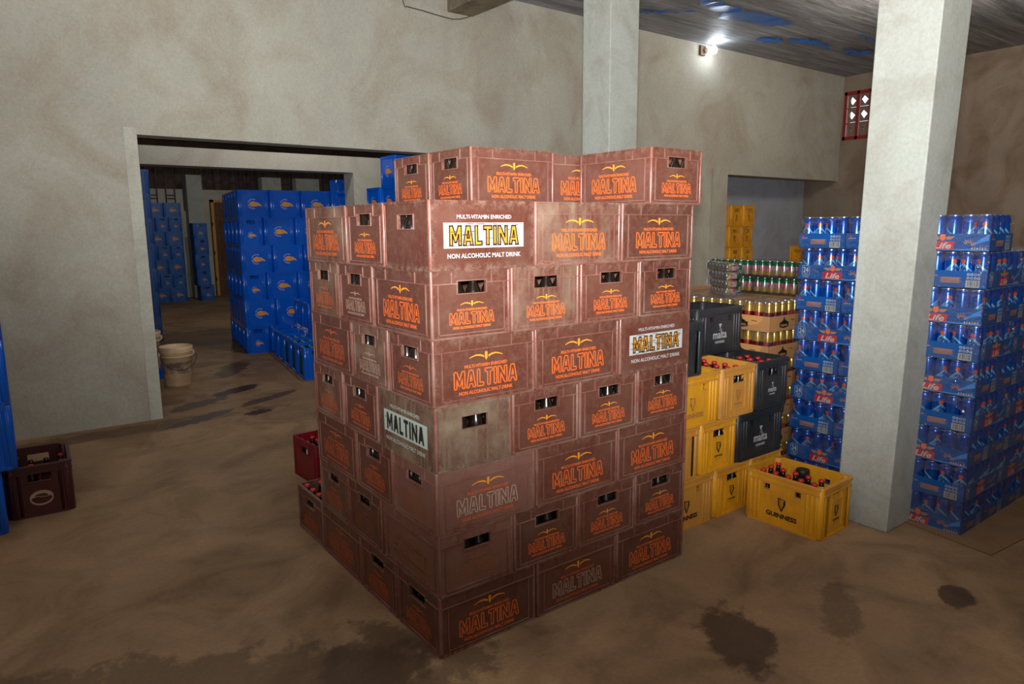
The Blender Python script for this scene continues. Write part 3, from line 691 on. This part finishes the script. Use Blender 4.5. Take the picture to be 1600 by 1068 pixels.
# gold-topped cans
GX, GY = 3.565, 2.30
GG = 'packs of gold-topped cans in brown card trays'
for ly in range(6):
    z = 1.083 - (ly + 1) * PH
    for r_ in range(2):
        can_pack('gold', GX, GY + r_ * (PSx + .003), z, 'X', 'gold-topped can pack in brown card tray, %s, %s' % (['highest', 'second down', 'third down', 'fourth down', 'fifth down', 'lowest'][ly], ['corner beside the blue cans', 'set behind the black crates'][r_]), GG, ('-X', '-Y') if r_ == 0 else ('-X',))
        if ly == 0: can_pack('gold', GX, GY + (r_ + 2) * (PSx + .003), z, 'X', 'gold-topped can pack, highest layer, %s row towards the wall' % ['third', 'last'][r_], GG, ('-X',), False)
pal = MB()
for k in range(5): pal.box(3.56, 4.0, GY + .005 + k * .14, GY + .095 + k * .14, .018, .033)
for k in range(3): pal.box(3.57 + k * .18, 3.62 + k * .18, GY + .005, GY + .655, 0, .018)
tag(obj('wooden_pallet', pal.mesh('pallet', ['door']), None), 'low wooden pallet under the packs of gold-topped cans', 'pallet')
rp = MB(); rp.disc(0, .05, .055, 0, 24); put_text(rp, 'STAR', 0, .038, .018, .06, .001, 0, 1, -.0004); rp.poly([(-.02, .085), (.02, .085), (0, .105)], 2, -.0004)
# green-topped cans further back, standing on plain cartons
GN = 'packs of green-topped silver cans behind the gold cans'
cbx = MB(); cbx.box(-.215, .215, -.26, .26, 0, .478); cbx.box(-.217, .217, -.03, .03, -.0005, .4795, 1); CBM = cbx.mesh('carton', ['kraft', 'tan'])
for i in range(2):
    for j in range(3):
        for k in range(2): tag(obj('carton', CBM, None, (4.78 + i * .44 + .02 * k, 2.93 + j * .53, k * .48)), 'plain brown carton under the green-topped cans, hidden by the gold cans', 'carton', 'cartons under the green-topped cans')
for ly in range(2):
    for r_ in range(3):
        g_ = can_pack('green', 5.10 + ly * .012, 2.70 + r_ * (PLx + .006) - .02 * ly, .96 + (1 - ly) * .139, 'Y', 'pack of green-topped silver cans, %s layer, %s' % (['upper', 'lower'][ly], ['behind the blue cans', 'next to the blue cans', 'behind the tipped pack'][r_]), GN, ('-X',), False)
        g_.scale = (1, 1, .79)
tp = can_pack('green', 4.25, 3.2, .93, 'Y', 'pack of green-topped cans tipped on its side behind the gold cans', GN, ('-X', '-Y'))
for ch in list(tp.children):
    if ch.name.startswith('pack_base'): D.objects.remove(ch)
for i in range(1, 5):
    for j in range(1, 4): obj('can', CAN['greencan'], tp, ((i - 2.5) * CS, (j - 1.5) * CS, .0028), rnd.uniform(0, 6.28))
tp.rotation_euler = (Matrix.Rotation(R(-30), 3, 'Z') @ Matrix(((0, 0, 1), (-1, 0, 0), (0, -1, 0)))).to_euler(); tp.scale = (1, 1, .79); tp.location = (4.74, 3.58, .96 + PSx / 2 + .003)

# ------------------------------------------------------------------ blue beer crates
def eagle_print(k=1.0, ring='white'):
    mb = MB(); 
    for q in range(15):
        a = R(62 + q * 15.5)
        if q in (7,): continue
        p = lambda rr, aa: (rr * math.cos(aa) * k, rr * math.sin(aa) * k)
        mb.poly([p(.053, a), p(.061, a), p(.061, a + .17), p(.053, a + .17)], 0)
    pts = [(px_ * 1.2 - .004, pz_ * 1.2) for px_, pz_ in [(-.036, -.006), (-.022, .018), (.006, .027), (.022, .020), (.05, .016), (.078, -.006), (.088, -.022), (.06, -.016), (.035, -.022), (.006, -.024), (-.02, -.022)]]
    mb.poly([(x * k, z * k) for x, z in pts], 1, -.0003)
    for i in range(4): mb.line([((.0 + i * .014) * k, (.012 - i * .002) * k), ((.03 + i * .014) * k, (-.006 - i * .003) * k)], .0025 * k, 2, y=-.0006)
    mb.line([(-.034 * k, -.030 * k), (-.015 * k, -.038 * k), (.012 * k, -.036 * k)], .005 * k, 2)
    return mb.mesh('eagle print', [ring, 'goldink', 'tan'])
P_E, P_ES = eagle_print(), eagle_print(.62)
B0 = (2.399, 8.74); BA = R(-8)
def blue_crate(u, v, z, along, label, group, prints=('-y',), o=B0, a=BA, kind=None, sc=1.0, bottles=0):
    w, d = (BL, BS) if along == 'X' else (BS, BL)
    dx, dy = rot2((u + w / 2 * sc) if True else 0, v + d / 2 * sc, a)
    kind = kind or 'blue'
    t = thing('beer_crate', label, 'crate', (o[0] + dx, o[1] + dy, z), a + (0 if along == 'X' else -math.pi / 2), group); t.scale = (sc, sc, sc)
    obj('crate_body', CM[kind], t)
    for ps in prints:      # world-ish sides: F front (-y of the stack), S side (-x of the stack)
        side = {('X', 'F'): '-y', ('Y', 'F'): '+x', ('X', 'S'): '-x', ('Y', 'S'): '-y'}[along, ps]
        on_side('printed_logo', P_E if side == '-y' else P_ES, t, side, BL, BS, .165 if side == '-y' else .125)
    if bottles:
        for i in range(bottles):
            x, y = (-.06 + i * .04, 0) if False else (0, 0)
    return t
BG = 'blue beer crates stacked in the middle room'
COLN = ['first', 'second', 'third', 'fourth']
for ly in range(6):
    z = ly * BH; nm = ORD[ly] if ly < 5 else 'top'
    if ly % 2 == 0:
        widths = ['Y', 'X', 'X', 'X'] if ly else ['Y', 'X', 'X', 'X']
    else: widths = ['X', 'X', 'X', 'Y'] if ly != 1 else ['X', 'X', 'X', 'Y']
    u = 0
    for i, al in enumerate(widths):
        blue_crate(u, 0, z, al, 'glossy blue beer crate, gold bird logo, %s row of middle-room stack, %s from corner' % (nm, COLN[i]), BG, ('F',), kind='bluewin' if (al == 'Y' and ly % 2 == 0) else 'blue')
        u += BL if al == 'X' else BS
    if ly % 2 == 0: deps = [('Y', BL * k, 'bluewin') for k in (1, 2, 3)]
    else: deps = [('X', BS * k, 'blue') for k in (1, 2, 3, 4)]
    for k, (al, v, kd) in enumerate(deps):
        blue_crate(0, v, z, al, 'blue beer crate on the shadowed side, %s row, number %s back from the corner' % (nm, ['two', 'three', 'four', 'five'][k]), BG, (), kind=kd)
for k in range(5):
    for j in range(2):
        al = 'Y'; L0 = (2.418, 6.82)
        t = blue_crate(j * BS, k * BL, 0, al, 'open blue beer crate on the floor, %s in the %s row of the low line' % (['nearest', 'second', 'third', 'fourth', 'last'][k], ['outer', 'inner'][j]), 'low line of open blue crates on the floor', (), L0, BA, 'bluewin')
        if k < 3:
            for i in range(4):
                for q in range(3):
                    x, y = rot2(j * BS + .055 + q * .085, k * BL + .05 + i * .09, BA)
                    bottle('beer', L0[0] + x, L0[1] + y, .0125, 'green beer bottle standing in the low line of open blue crates', 'green bottles in the low blue crates')
for k in (3, 4): blue_crate(BS + .02, k * BL, BH, 'Y', 'blue beer crate stacked one up on the low line, %s' % ['nearer', 'against the tall stack'][k - 3], 'upper blue crates of the low line', (), (2.418, 6.82), BA, 'bluewin')
# tall pile against the inner pier
for ly in range(7):
    blue_crate(0, 0, ly * BH, 'Y', 'blue beer crate, %s of the tall pile beside the inner pier' % (ORD[ly] if ly < 6 else 'top'), 'tall blue pile beside the inner pier', ('S',), (3.66, 7.08), 0.0)
    if ly < 6: blue_crate(-.005, BL + .01, ly * BH + 0, 'Y', 'blue beer crate, %s of the lower pile behind the tall pile' % ORD[ly], 'lower blue pile beside the inner pier', ('S',), (3.66, 7.08), 0.0)
    blue_crate(0, 0, ly * BH, 'Y', 'blue beer crate, %s of the column glimpsed past the doorway edge' % (ORD[ly] if ly < 6 else 'top'), 'blue column behind the doorway edge', (), (1.50, 10.55), 0.0, 'bluedull')
# pile seen over the top of the middle stack
for ly in range(7):
    for k in range(2): blue_crate(k * (BS + .004), 0, ly * BH, 'Y', 'blue beer crate in the pile behind the middle stack, %s row, %s' % (ORD[ly] if ly < 6 else 'top', ['first', 'second'][k]), 'blue pile behind the middle stack', ('F',), (4.70, 11.2), R(-4))
# far room piles
for ly in range(7):
    al = 'X' if ly % 2 == 0 else 'Y'; n = 2; sc = .9
    for k in range(2 if al == 'X' else 3):
        u = (k * BL if al == 'X' else k * BS + 2 * BL - 3 * BS) * sc
        blue_crate(2.7 - 2.62 + u - .08, 0, ly * .2975, al, 'dull blue beer crate in the far-room pile, %s row, %s' % (ORD[ly] if ly < 6 else 'top', ['first', 'second', 'third'][k]), 'far-room pile of blue crates', ('F',), (2.62, 16.2), 0.0, 'bluedull', sc)
for ly in range(5):
    blue_crate(.01 * (ly % 2) + (.06 if ly == 0 else 0), 0, ly * BH, 'Y', 'dull blue beer crate in the narrow far-room column, %s' % (ORD[ly] if ly < 4 else 'top'), 'narrow far-room column of blue crates', ('F',), (3.46, 16.0), 0.0, 'bluedull')
# pile at the very edge of the view
for ly in range(5):
    for k in range(3): blue_crate(0, k * (BL + .003), ly * BH, 'Y', 'blue crate of the pile behind the maroon crate, %s row, %s back' % (ORD[ly], COLN[k]), 'blue pile behind the maroon crate', (), (-.292 if ly else -.365, 4.22), 0.0, 'blue')
stout_crate('yellow', -.46, 3.785, 0, 'Y', {}, 'sliver of a yellow crate at the edge of the view before the blue pile')

# ------------------------------------------------------------------ far yellow crates through the second opening
FG = 'yellow crates piled beyond the second opening'
CM['yfar'] = crate_mesh(.40, .29, .30, 'yellow', 'yellow_pale', 'mold')
def far_yellow(x, y, z, al, label):
    t = thing('stout_crate', label, 'crate', (x, y, z), 0 if al == 'X' else -math.pi / 2, FG); obj('crate_body', CM['yfar'], t)
    on_side('printed_logo', P_SS if al == 'Y' else P_ST, t, '+x' if al == 'Y' else '-y', .40, .29, .07); return t
for ly in range(6):
    for k in range(3):
        far_yellow(8.46 + k * .30 + .03 * (ly % 2), 6.505, ly * .303, 'Y', 'yellow stout crate beyond the second opening, %s row, %s along' % (ORD[ly] if ly < 5 else 'top', ['first', 'second', 'third'][k]))
for ly in range(4): far_yellow(9.98, 5.92, ly * .303, 'X', 'yellow stout crate beside the blue-grey wall, %s' % (ORD[ly] if ly < 3 else 'top'))

# ------------------------------------------------------------------ maroon crate near the door
mc = MB()
def roundel():
    mb = MB(); mb.disc(0, .10, .055, 0, 28, .042); mb.disc(0, .096, .044, 1, 28, .028, -.0003)
    for k in range(9): a = R(20 + k * 18); mb.poly([(.036 * math.cos(a) - .004, .10 + .027 * math.sin(a)), (.036 * math.cos(a) + .004, .10 + .027 * math.sin(a)), (.036 * math.cos(a) + .003, .107 + .027 * math.sin(a)), (.036 * math.cos(a) - .005, .107 + .027 * math.sin(a))], 0, -.0006)
    mb.poly([(-.048, .088), (.048, .088), (.044, .104), (-.044, .104)], 1, -.0008); mb.line([(-.045, .105), (-.02, .11), (.02, .104), (.045, .11)], .003, 0, y=-.0009)
    return mb.mesh('round badge print', ['chalk', 'maroon'])
mo = plain_crate('bottle_crate', 'dark maroon bottle crate with pale round badge on the floor by the blue pile', .42, .30, .285, 'maroon', 'maroon', .083, 4.60, 0, -math.pi / 2 - R(2), st='mold')
on_side('printed_badge', roundel(), mo, '+x', .42, .30, 0)
for i, (a, b) in enumerate(((-.10, -.09), (-.10, -.02), (-.10, .05), (0, -.09), (0, .05), (.10, -.09), (.10, -.02), (.10, .05), (0, .12), (.0, -.15))):
    q_ = slot(.42, .30, 5 - (i * 2) % 6 if i < 6 else i - 6, (0, 3, 1, 0, 3, 2, 0, 3, 3, 1)[i]); x, y = rot2(q_[0], q_[1], -math.pi / 2 - R(2)); bottle('stoutlow', .083 + x, 4.60 + y, .0125, 'dark bottle standing in the maroon crate', 'bottles in the maroon crate', i % 3 != 2)

# ------------------------------------------------------------------ pails
def pail_mats():
    t = NT('dirty cream pail'); v = t.obj(); sp = t.n('ShaderNodeSeparateXYZ'); t.put(sp.inputs[0], v)
    band = t.math('MULTIPLY', t.ramp(sp.outputs[2], .12, .13), t.ramp(sp.outputs[2], .245, .235)); g = t.ramp(t.noise(v, 9, 5, .7), .4, .6)
    col = t.mix(t.ramp(t.noise(v, 5, 5, .6), .4, .7), lin(226, 198, 160), lin(184, 152, 120)); col = t.mix(t.math('MULTIPLY', band, t.math('MULTIPLY', g, .8)), col, lin(96, 90, 88))
    MT['pail'] = t.base(col, .55)
pail_mats()
def pail(x, y, z, label, sc=1.0):
    t = thing('paint_pail', label, 'bucket', (x, y, z)); 
    mb = MB(); mb.lathe([(.118, 0), (.122, .004), (.145, .30), (.150, .30), (.152, .345), (.155, .35), (.155, .385), (.149, .39), (.144, .385), (.116, .008), (.01, .008)], 32, 0, caps=False)
    for zz in (.29, .335): mb.lathe([(.146, zz), (.157, zz + .002), (.157, zz + .008), (.147, zz + .010)], 32, 0, caps=False)
    mb.add([(.118 * math.cos(k * math.pi / 16), .118 * math.sin(k * math.pi / 16), 0.0) for k in range(32)], [tuple(reversed(range(32)))])
    obj('pail_body', mb.mesh('pail', ['pail']), t)
    lug = MB()
    for sg in (-1, 1): lug.box(sg * .158 - .008, sg * .158 + .008, -.02, .02, .30, .335)
    obj('lug', lug.mesh('lug', ['rim_white']), t)
    hd_ = MB(); hd_.tube([(.162 * math.cos(R(a)), .10 * math.sin(R(a)) - .11, .315 - .14 * abs(math.sin(R(a)))) for a in range(180, 361, 20)], .003); obj('wire_handle', hd_.mesh('handle', ['steel']), t)
    return t
pail(1.36, 7.45, 0, 'dirty cream plastic pail on the wet floor just inside the doorway')
pail(1.17, 7.98, .10, 'second cream pail half hidden by the doorway edge, raised on a blue slab')
bx = MB(); bx.box(-.16, .16, -.16, .16, 0, .098); bx.box(-.165, .165, -.165, .165, .084, .099)
tag(obj('plastic_block', bx.mesh('block', ['blue', 'blue'], .006), None, (1.18, 7.99, 0)), 'low bright blue plastic block under the half-hidden cream pail', 'block')

# ------------------------------------------------------------------ room shell
WY = 6.138; CZ = 3.845; RX = 11.2
fl = MB(); fl.add([(-3.2, -3.2, 0), (12.4, -3.2, 0), (12.4, 19, 0), (-3.2, 19, 0)], [(0, 1, 2, 3)])
MT['floor'] = concrete('stained and dark-patched cement floor', (162, 132, 98), (132, 105, 76), (96, 72, 50), .9, .7, .35, 0,
    [(3.06, 1.06, .10, .07, 20, .8), (2.09, 1.42, .22, .13, 60, .8), (1.74, 6.80, .30, .10, 30, .95), (1.32, 6.45, .3, .12, 30, .8), (1.64, 5.85, .12, .08, 0, .9), (2.0, 7.9, .5, .14, 60, .7), (1.25, 5.95, .4, .08, 30, .75), (1.9, 6.3, .4, .07, 30, .7),
     (.95, 2.1, .28, .2, 60, .6), (.35, 2.3, 1.1, .28, -28, .55), (2.6, 1.3, .25, .08, 30, .45), (.5, 5.9, 1.3, .14, 3, .5), (2.2, 10.5, 1.2, .8, 30, .4)], (56, 40, 28))  # includes darker ellipses beside the stack corner and across the near floor
f_o = struct('floor', fl.mesh('floor', ['floor']))
t = NT('sooty ceiling boards'); o_ = t.obj(); bands = t.ramp(t.noise(t.mapv(o_, (.5, 5, 1)), 1.6, 6, .7, .6), .35, .7)
col = t.mix(bands, lin(104, 106, 110), lin(172, 174, 180)); ln = t.ramp(t.noise(t.mapv(o_, (.25, 9, 1)), 1.3, 3, .5), .62, .66); col = t.mix(t.math('MULTIPLY', ln, .5), col, lin(205, 200, 198))
t.bump(t.noise(t.mapv(o_, (1, 4, 1)), 5, 5, .7), .5, .03); MT['ceil'] = t.base(col, .55, .4)
ce = MB(); ce.box(-3.2, RX + .3, -3.2, WY + .2, CZ, CZ + .15); struct('ceiling', ce.mesh('ceiling', ['ceil']))
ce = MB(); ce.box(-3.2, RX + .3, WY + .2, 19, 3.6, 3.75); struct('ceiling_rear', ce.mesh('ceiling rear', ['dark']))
wb = MB(); O1, O1b, LZ = .98, 4.7, 2.25
wb.box(-3.2, O1, WY, WY + .2, 0, CZ); wb.box(O1, O1b, WY, WY + .2, LZ, CZ); wb.box(O1b, 8.27, WY, WY + .2, 0, CZ); wb.box(8.27, RX, WY, WY + .2, 2.22, CZ)
struct('wall_back', wb.mesh('wall back', ['wall']))
tr = MB(); tr.box(O1 - .09, O1, WY - .004, WY, 0, LZ + .05); struct('trim_1', tr.mesh('trim', ['jamb']))
tr = MB(); tr.box(7.95, 8.27, WY - .03, WY, 0, 2.29); struct('trim_2', tr.mesh('trim', ['wall']))
tr = MB(); tr.box(8.27, 11.12, WY - .02, WY, 2.22, 2.30); struct('trim_3', tr.mesh('trim', ['wall']))
# right wall with the little red window
WY0, WY1, WZ0, WZ1 = 5.66, 6.10, 2.86, 3.60
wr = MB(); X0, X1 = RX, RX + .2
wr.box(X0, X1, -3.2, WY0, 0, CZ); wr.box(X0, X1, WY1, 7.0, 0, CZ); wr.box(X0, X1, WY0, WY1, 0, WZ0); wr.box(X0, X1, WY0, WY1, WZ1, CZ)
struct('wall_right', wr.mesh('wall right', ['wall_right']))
wf = MB()
for a in (WY0, (WY0 + WY1) / 2 - .02, WY1 - .04): wf.box(RX - .02, RX + .03, a, a + .04, WZ0, WZ1)
for z in (WZ0, WZ1 - .05): wf.box(RX - .02, RX + .03, WY0, WY1, z, z + .05)
for z in (WZ0 + .25, WZ0 + .48): wf.box(RX - .005, RX + .02, WY0, WY1, z, z + .012)
win = struct('window_1', wf.mesh('window frame', ['redpaint']))
wp = MB()
MT['pane'] = flat('grimy translucent pane', (120, 104, 88), .5)
for a0, a1 in ((WY0 + .05, (WY0 + WY1) / 2 - .025), ((WY0 + WY1) / 2 + .025, WY1 - .05)):
    for i, (z0, z1) in enumerate(((WZ0 + .05, WZ0 + .25), (WZ0 + .268, WZ0 + .48), (WZ0 + .498, WZ1 - .05))):
        cy, cz = (a0 + a1) / 2, (z0 + z1) / 2; ry, rz_ = (.05, .06)
        if i == 0: ry = rz_ = .004
        q = [(a0, z0), (a1, z0), (a1, z1), (a0, z1)]; dm = [(cy, cz - rz_), (cy + ry, cz + .01), (cy + .01, cz + rz_), (cy - ry, cz)]
        wp.add([(RX + .012, y, z) for y, z in q + dm], [(0, 1, 4), (1, 5, 4), (1, 2, 5), (2, 6, 5), (2, 3, 6), (3, 7, 6), (3, 0, 7), (0, 4, 7)])
obj('window_pane', wp.mesh('pane', ['pane']), win)
# unseen walls that close the room
wl = MB(); wl.box(-3.4, -3.2, -3.2, 19, 0, CZ); struct('wall_left', wl.mesh('wall left', ['wall']))
wq = MB(); wq.box(-3.2, RX, -3.4, -3.2, 0, CZ); struct('wall_front', wq.mesh('wall front', ['wall']))
wq = MB(); wq.box(4.9, RX + .2, 6.72, 6.9, 0, 3.6); struct('wall_recess', wq.mesh('wall recess', ['bluewall']))
wq = MB(); wq.box(4.85, 5.0, WY + .2, 6.72, 0, 3.6); struct('wall_recess_side', wq.mesh('wall recess side', ['bluewall']))
# second cross wall with its beam
w2 = MB(); Y2, Y2b = 8.18, 8.46
w2.box(-3.2, -1.0, Y2, Y2b, 0, 2.39); w2.box(-1.0, 3.655, Y2, Y2b, 2.20, 2.39); w2.box(3.655, 4.72, Y2, Y2b, 0, 2.39); w2.box(4.72, 5.6, Y2, Y2b, 0, 2.39)
struct('wall_inner', w2.mesh('wall inner', ['wall']))
# far wall, its pillars and the barred gap under the roof
fw = MB(); FY = 17.15; fw.box(-3.2, 4.10, FY, FY + .2, 0, 2.42); fw.box(4.10, 4.75, FY, FY + .2, 2.2, 2.42); fw.box(4.75, 12.4, FY, FY + .2, 0, 2.42)
struct('wall_far', fw.mesh('wall far', ['wall']))
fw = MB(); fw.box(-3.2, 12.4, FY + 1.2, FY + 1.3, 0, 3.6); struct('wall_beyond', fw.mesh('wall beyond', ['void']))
fw = MB(); fw.box(12.2, 12.4, 6.9, 19, 0, 3.6); struct('wall_side', fw.mesh('wall side', ['wall']))
for i, (a, b) in enumerate(((3.58, 3.90), (5.23, 5.68), (6.04, 6.62))):
    pm = MB(); pm.box(a, b, FY - .3, FY, 0, 2.72); struct('column_%d' % (i + 3), pm.mesh('pillar', ['column']))
for i, (a, b, z0, z1) in enumerate(((2.3, 3.56, 1.95, 3.0), (3.92, 5.2, 2.42, 3.0), (5.7, 6.02, 2.42, 3.0), (6.65, 8.2, 2.42, 3.0))):
    gb = MB(); n = int((b - a) / .16)
    for k in range(n + 1): x = a + k * (b - a) / n; gb.box(x - .012, x + .012, FY - .06, FY - .03, z0, z1)
    for k in range(n):
        x = a + k * (b - a) / n
        for z in ((z0 + .25, z0 + .32, z1 - .3, z1 - .36) if k % 2 else (z1 - .42,)): gb.box(x, x + (b - a) / n, FY - .055, FY - .04, z, z + .02)
    tag(obj('iron_grille', gb.mesh('grille', ['steel']), None), 'dark iron grille under the far roof, %s' % ['above the dull blue pile', 'past the first white pillar', 'narrow one between the two inner pillars', 'last one'][i], 'grille', 'iron grilles along the top of the far wall')
dr = MB(); dr.box(4.12, 4.18, FY - .06, FY, 0, 2.2); dr.box(4.67, 4.73, FY - .06, FY, 0, 2.2); dr.box(4.12, 4.73, FY - .06, FY, 2.14, 2.2)
d1 = struct('door_1', dr.mesh('door frame', ['yellow_pale'])); dl = MB()
for k in range(4): dl.box(4.18 + k * .123, 4.298 + k * .123, FY - .035, FY + .01, 0, 2.14)
for z in (.3, 1.1, 1.85): dl.box(4.18, 4.67, FY - .055, FY - .035, z, z + .09)
lf = obj('door_leaf', dl.mesh('door leaf', ['door']), d1); hg = MB()
for z in (.35, .95, 1.6): hg.box(4.10, 4.135, FY - .08, FY - .06, z, z + .08)
obj('hinge', hg.mesh('hinge', ['steel']), lf)
# columns in the hall (the right one leans a little)
def column(name, bot, top, w0, w1, z1=CZ):
    mb = MB(); (bx_, by_), (tx, ty) = bot, top
    mb.add([(bx_, by_, 0), (bx_ + w0, by_, 0), (bx_ + w0, by_ + w0, 0), (bx_, by_ + w0, 0), (tx, ty, z1), (tx + w1, ty, z1), (tx + w1, ty + w1, z1), (tx, ty + w1, z1)], [(0, 3, 2, 1), (4, 5, 6, 7), (0, 1, 5, 4), (1, 2, 6, 5), (2, 3, 7, 6), (3, 0, 4, 7)])
    return struct(name, mb.mesh('column', ['column'], .006))
column('column_1', (3.442, 1.512), (3.545, 1.475), .262, .31)
column('column_2', (3.72, 3.80), (3.72, 3.80), .293, .293)
bm_ = MB(); bm_.box(3.80, 4.09, -3.2, WY, 3.60, CZ); struct('beam_1', bm_.mesh('ceiling beam', ['beam']))
card.v = [tuple(v) for v in card.v]
tag(obj('flattened_carton', card.mesh('carton', ['card']), None), 'flattened brown cardboard carton on the floor under the blue cans', 'cardboard')
# torn blue sheet stuck to the ceiling
def rag(pts, label, seed):
    r = random.Random(seed); mb = MB(); n = len(pts)
    top = []; bot = []
    for i in range(n * 4):
        q = i / (n * 4 - 1) * (n - 1); k = min(int(q), n - 2); f = q - k; x = pts[k][0] * (1 - f) + pts[k + 1][0] * f; y = pts[k][1] * (1 - f) + pts[k + 1][1] * f; wd = pts[k][2] * (1 - f) + pts[k + 1][2] * f
        top.append((x, y + wd * r.uniform(.5, 1.3), CZ - .004 - r.uniform(0, .01))); bot.append((x + r.uniform(-.03, .03), y - wd * r.uniform(.3, 1), CZ - .006 - r.uniform(0, .03)))
    N = len(top); mb.add(top + bot, [(i, i + 1, N + i + 1, N + i) for i in range(N - 1)])
    mb.add([(x, y, z + .002) for x, y, z in top + bot], [(i + 1, i, N + i, N + i + 1) for i in range(N - 1)])
    tag(obj('plastic_sheet', mb.mesh('rag', ['sheet']), None), label, 'plastic sheet', 'torn blue plastic on the ceiling')
rag([(6.15, 4.95, .05), (6.5, 5.02, .16), (7.0, 5.06, .2), (7.5, 4.99, .2), (7.75, 4.95, .06)], 'longest torn strip of blue plastic on the ceiling, above the lit bulb', 1)
rag([(5.95, 5.60, .09), (6.15, 5.50, .06), (6.4, 5.25, .05)], 'small blue plastic scrap on the ceiling next to the slim white pillar', 2)
rag([(8.0, 5.50, .10), (8.2, 5.47, .16), (8.35, 5.45, .04)], 'short frayed blue plastic scrap on the ceiling between two strips', 3)
rag([(8.35, 5.34, .05), (8.6, 5.27, .13), (8.95, 5.22, .11), (9.2, 5.3, .03)], 'dark blue plastic strip on the ceiling midway to the square pillar', 4)
rag([(9.4, 5.16, .04), (9.75, 5.16, .16), (9.95, 5.12, .06)], 'blue plastic patch on the ceiling touching the square pillar outline', 5)
rag([(8.9, 4.7, .02), (9.3, 4.75, .05), (9.6, 4.7, .02)], 'thin blue plastic sliver on the ceiling near the square pillar', 6)
# lit bulb and its socket by the ceiling
sx_, sy_, sz_ = 7.66, 6.06, 3.78
sk = MB(); sk.box(7.60, 7.70, WY - .03, WY, 3.70, 3.82); bulb = thing('wall_lamp', 'lit round bulb in its holder high on the rear wall under the ceiling', 'lamp', (0, 0, 0))
obj('back_plate', sk.mesh('plate', ['door']), bulb); hs = MB(); hs.lathe([(.03, 0), (.032, .02), (.028, .06)], 16, 0); o1 = obj('holder', hs.mesh('holder', ['rim_white']), bulb, (7.68, WY - .03, 3.76)); o1.rotation_euler = (R(90), 0, R(20))
MT['glow'] = D.materials.new('glowing bulb'); MT['glow'].use_nodes = True; b_ = MT['glow'].node_tree.nodes['Principled BSDF']; b_.inputs['Emission Color'].default_value = (.85, .93, 1, 1); b_.inputs['Emission Strength'].default_value = 30
bb = MB(); bb.lathe([(.004, -.05), (.02, -.046), (.038, -.03), (.045, 0), (.038, .03), (.022, .05), (.006, .056)], 20, 0); o2 = obj('bulb', bb.mesh('bulb', ['glow']), bulb, (7.73, WY - .13, 3.755))
lamp('bulb_light', 'POINT', (7.73, WY - .24, 3.74), 3.2, (.8, .9, 1), .05)
# loose cable
cb = MB(); cb.tube([(3.305, WY - .012, 3.70), (3.31, WY - .012, 3.60), (3.325, WY - .02, 3.557), (3.34, WY - .015, 3.568), (3.52, WY - .012, 3.560), (3.66, WY - .012, 3.548), (3.768, WY - .012, 3.540), (3.85, WY - .012, 3.537), (3.94, WY - .012, 3.553), (4.02, WY - .012, 3.58), (4.1, WY - .012, 3.62)], .004)
tag(obj('cable', cb.mesh('cable', ['steel']), None), 'thin dark cable looping along the wall to the ceiling beam', 'cable')
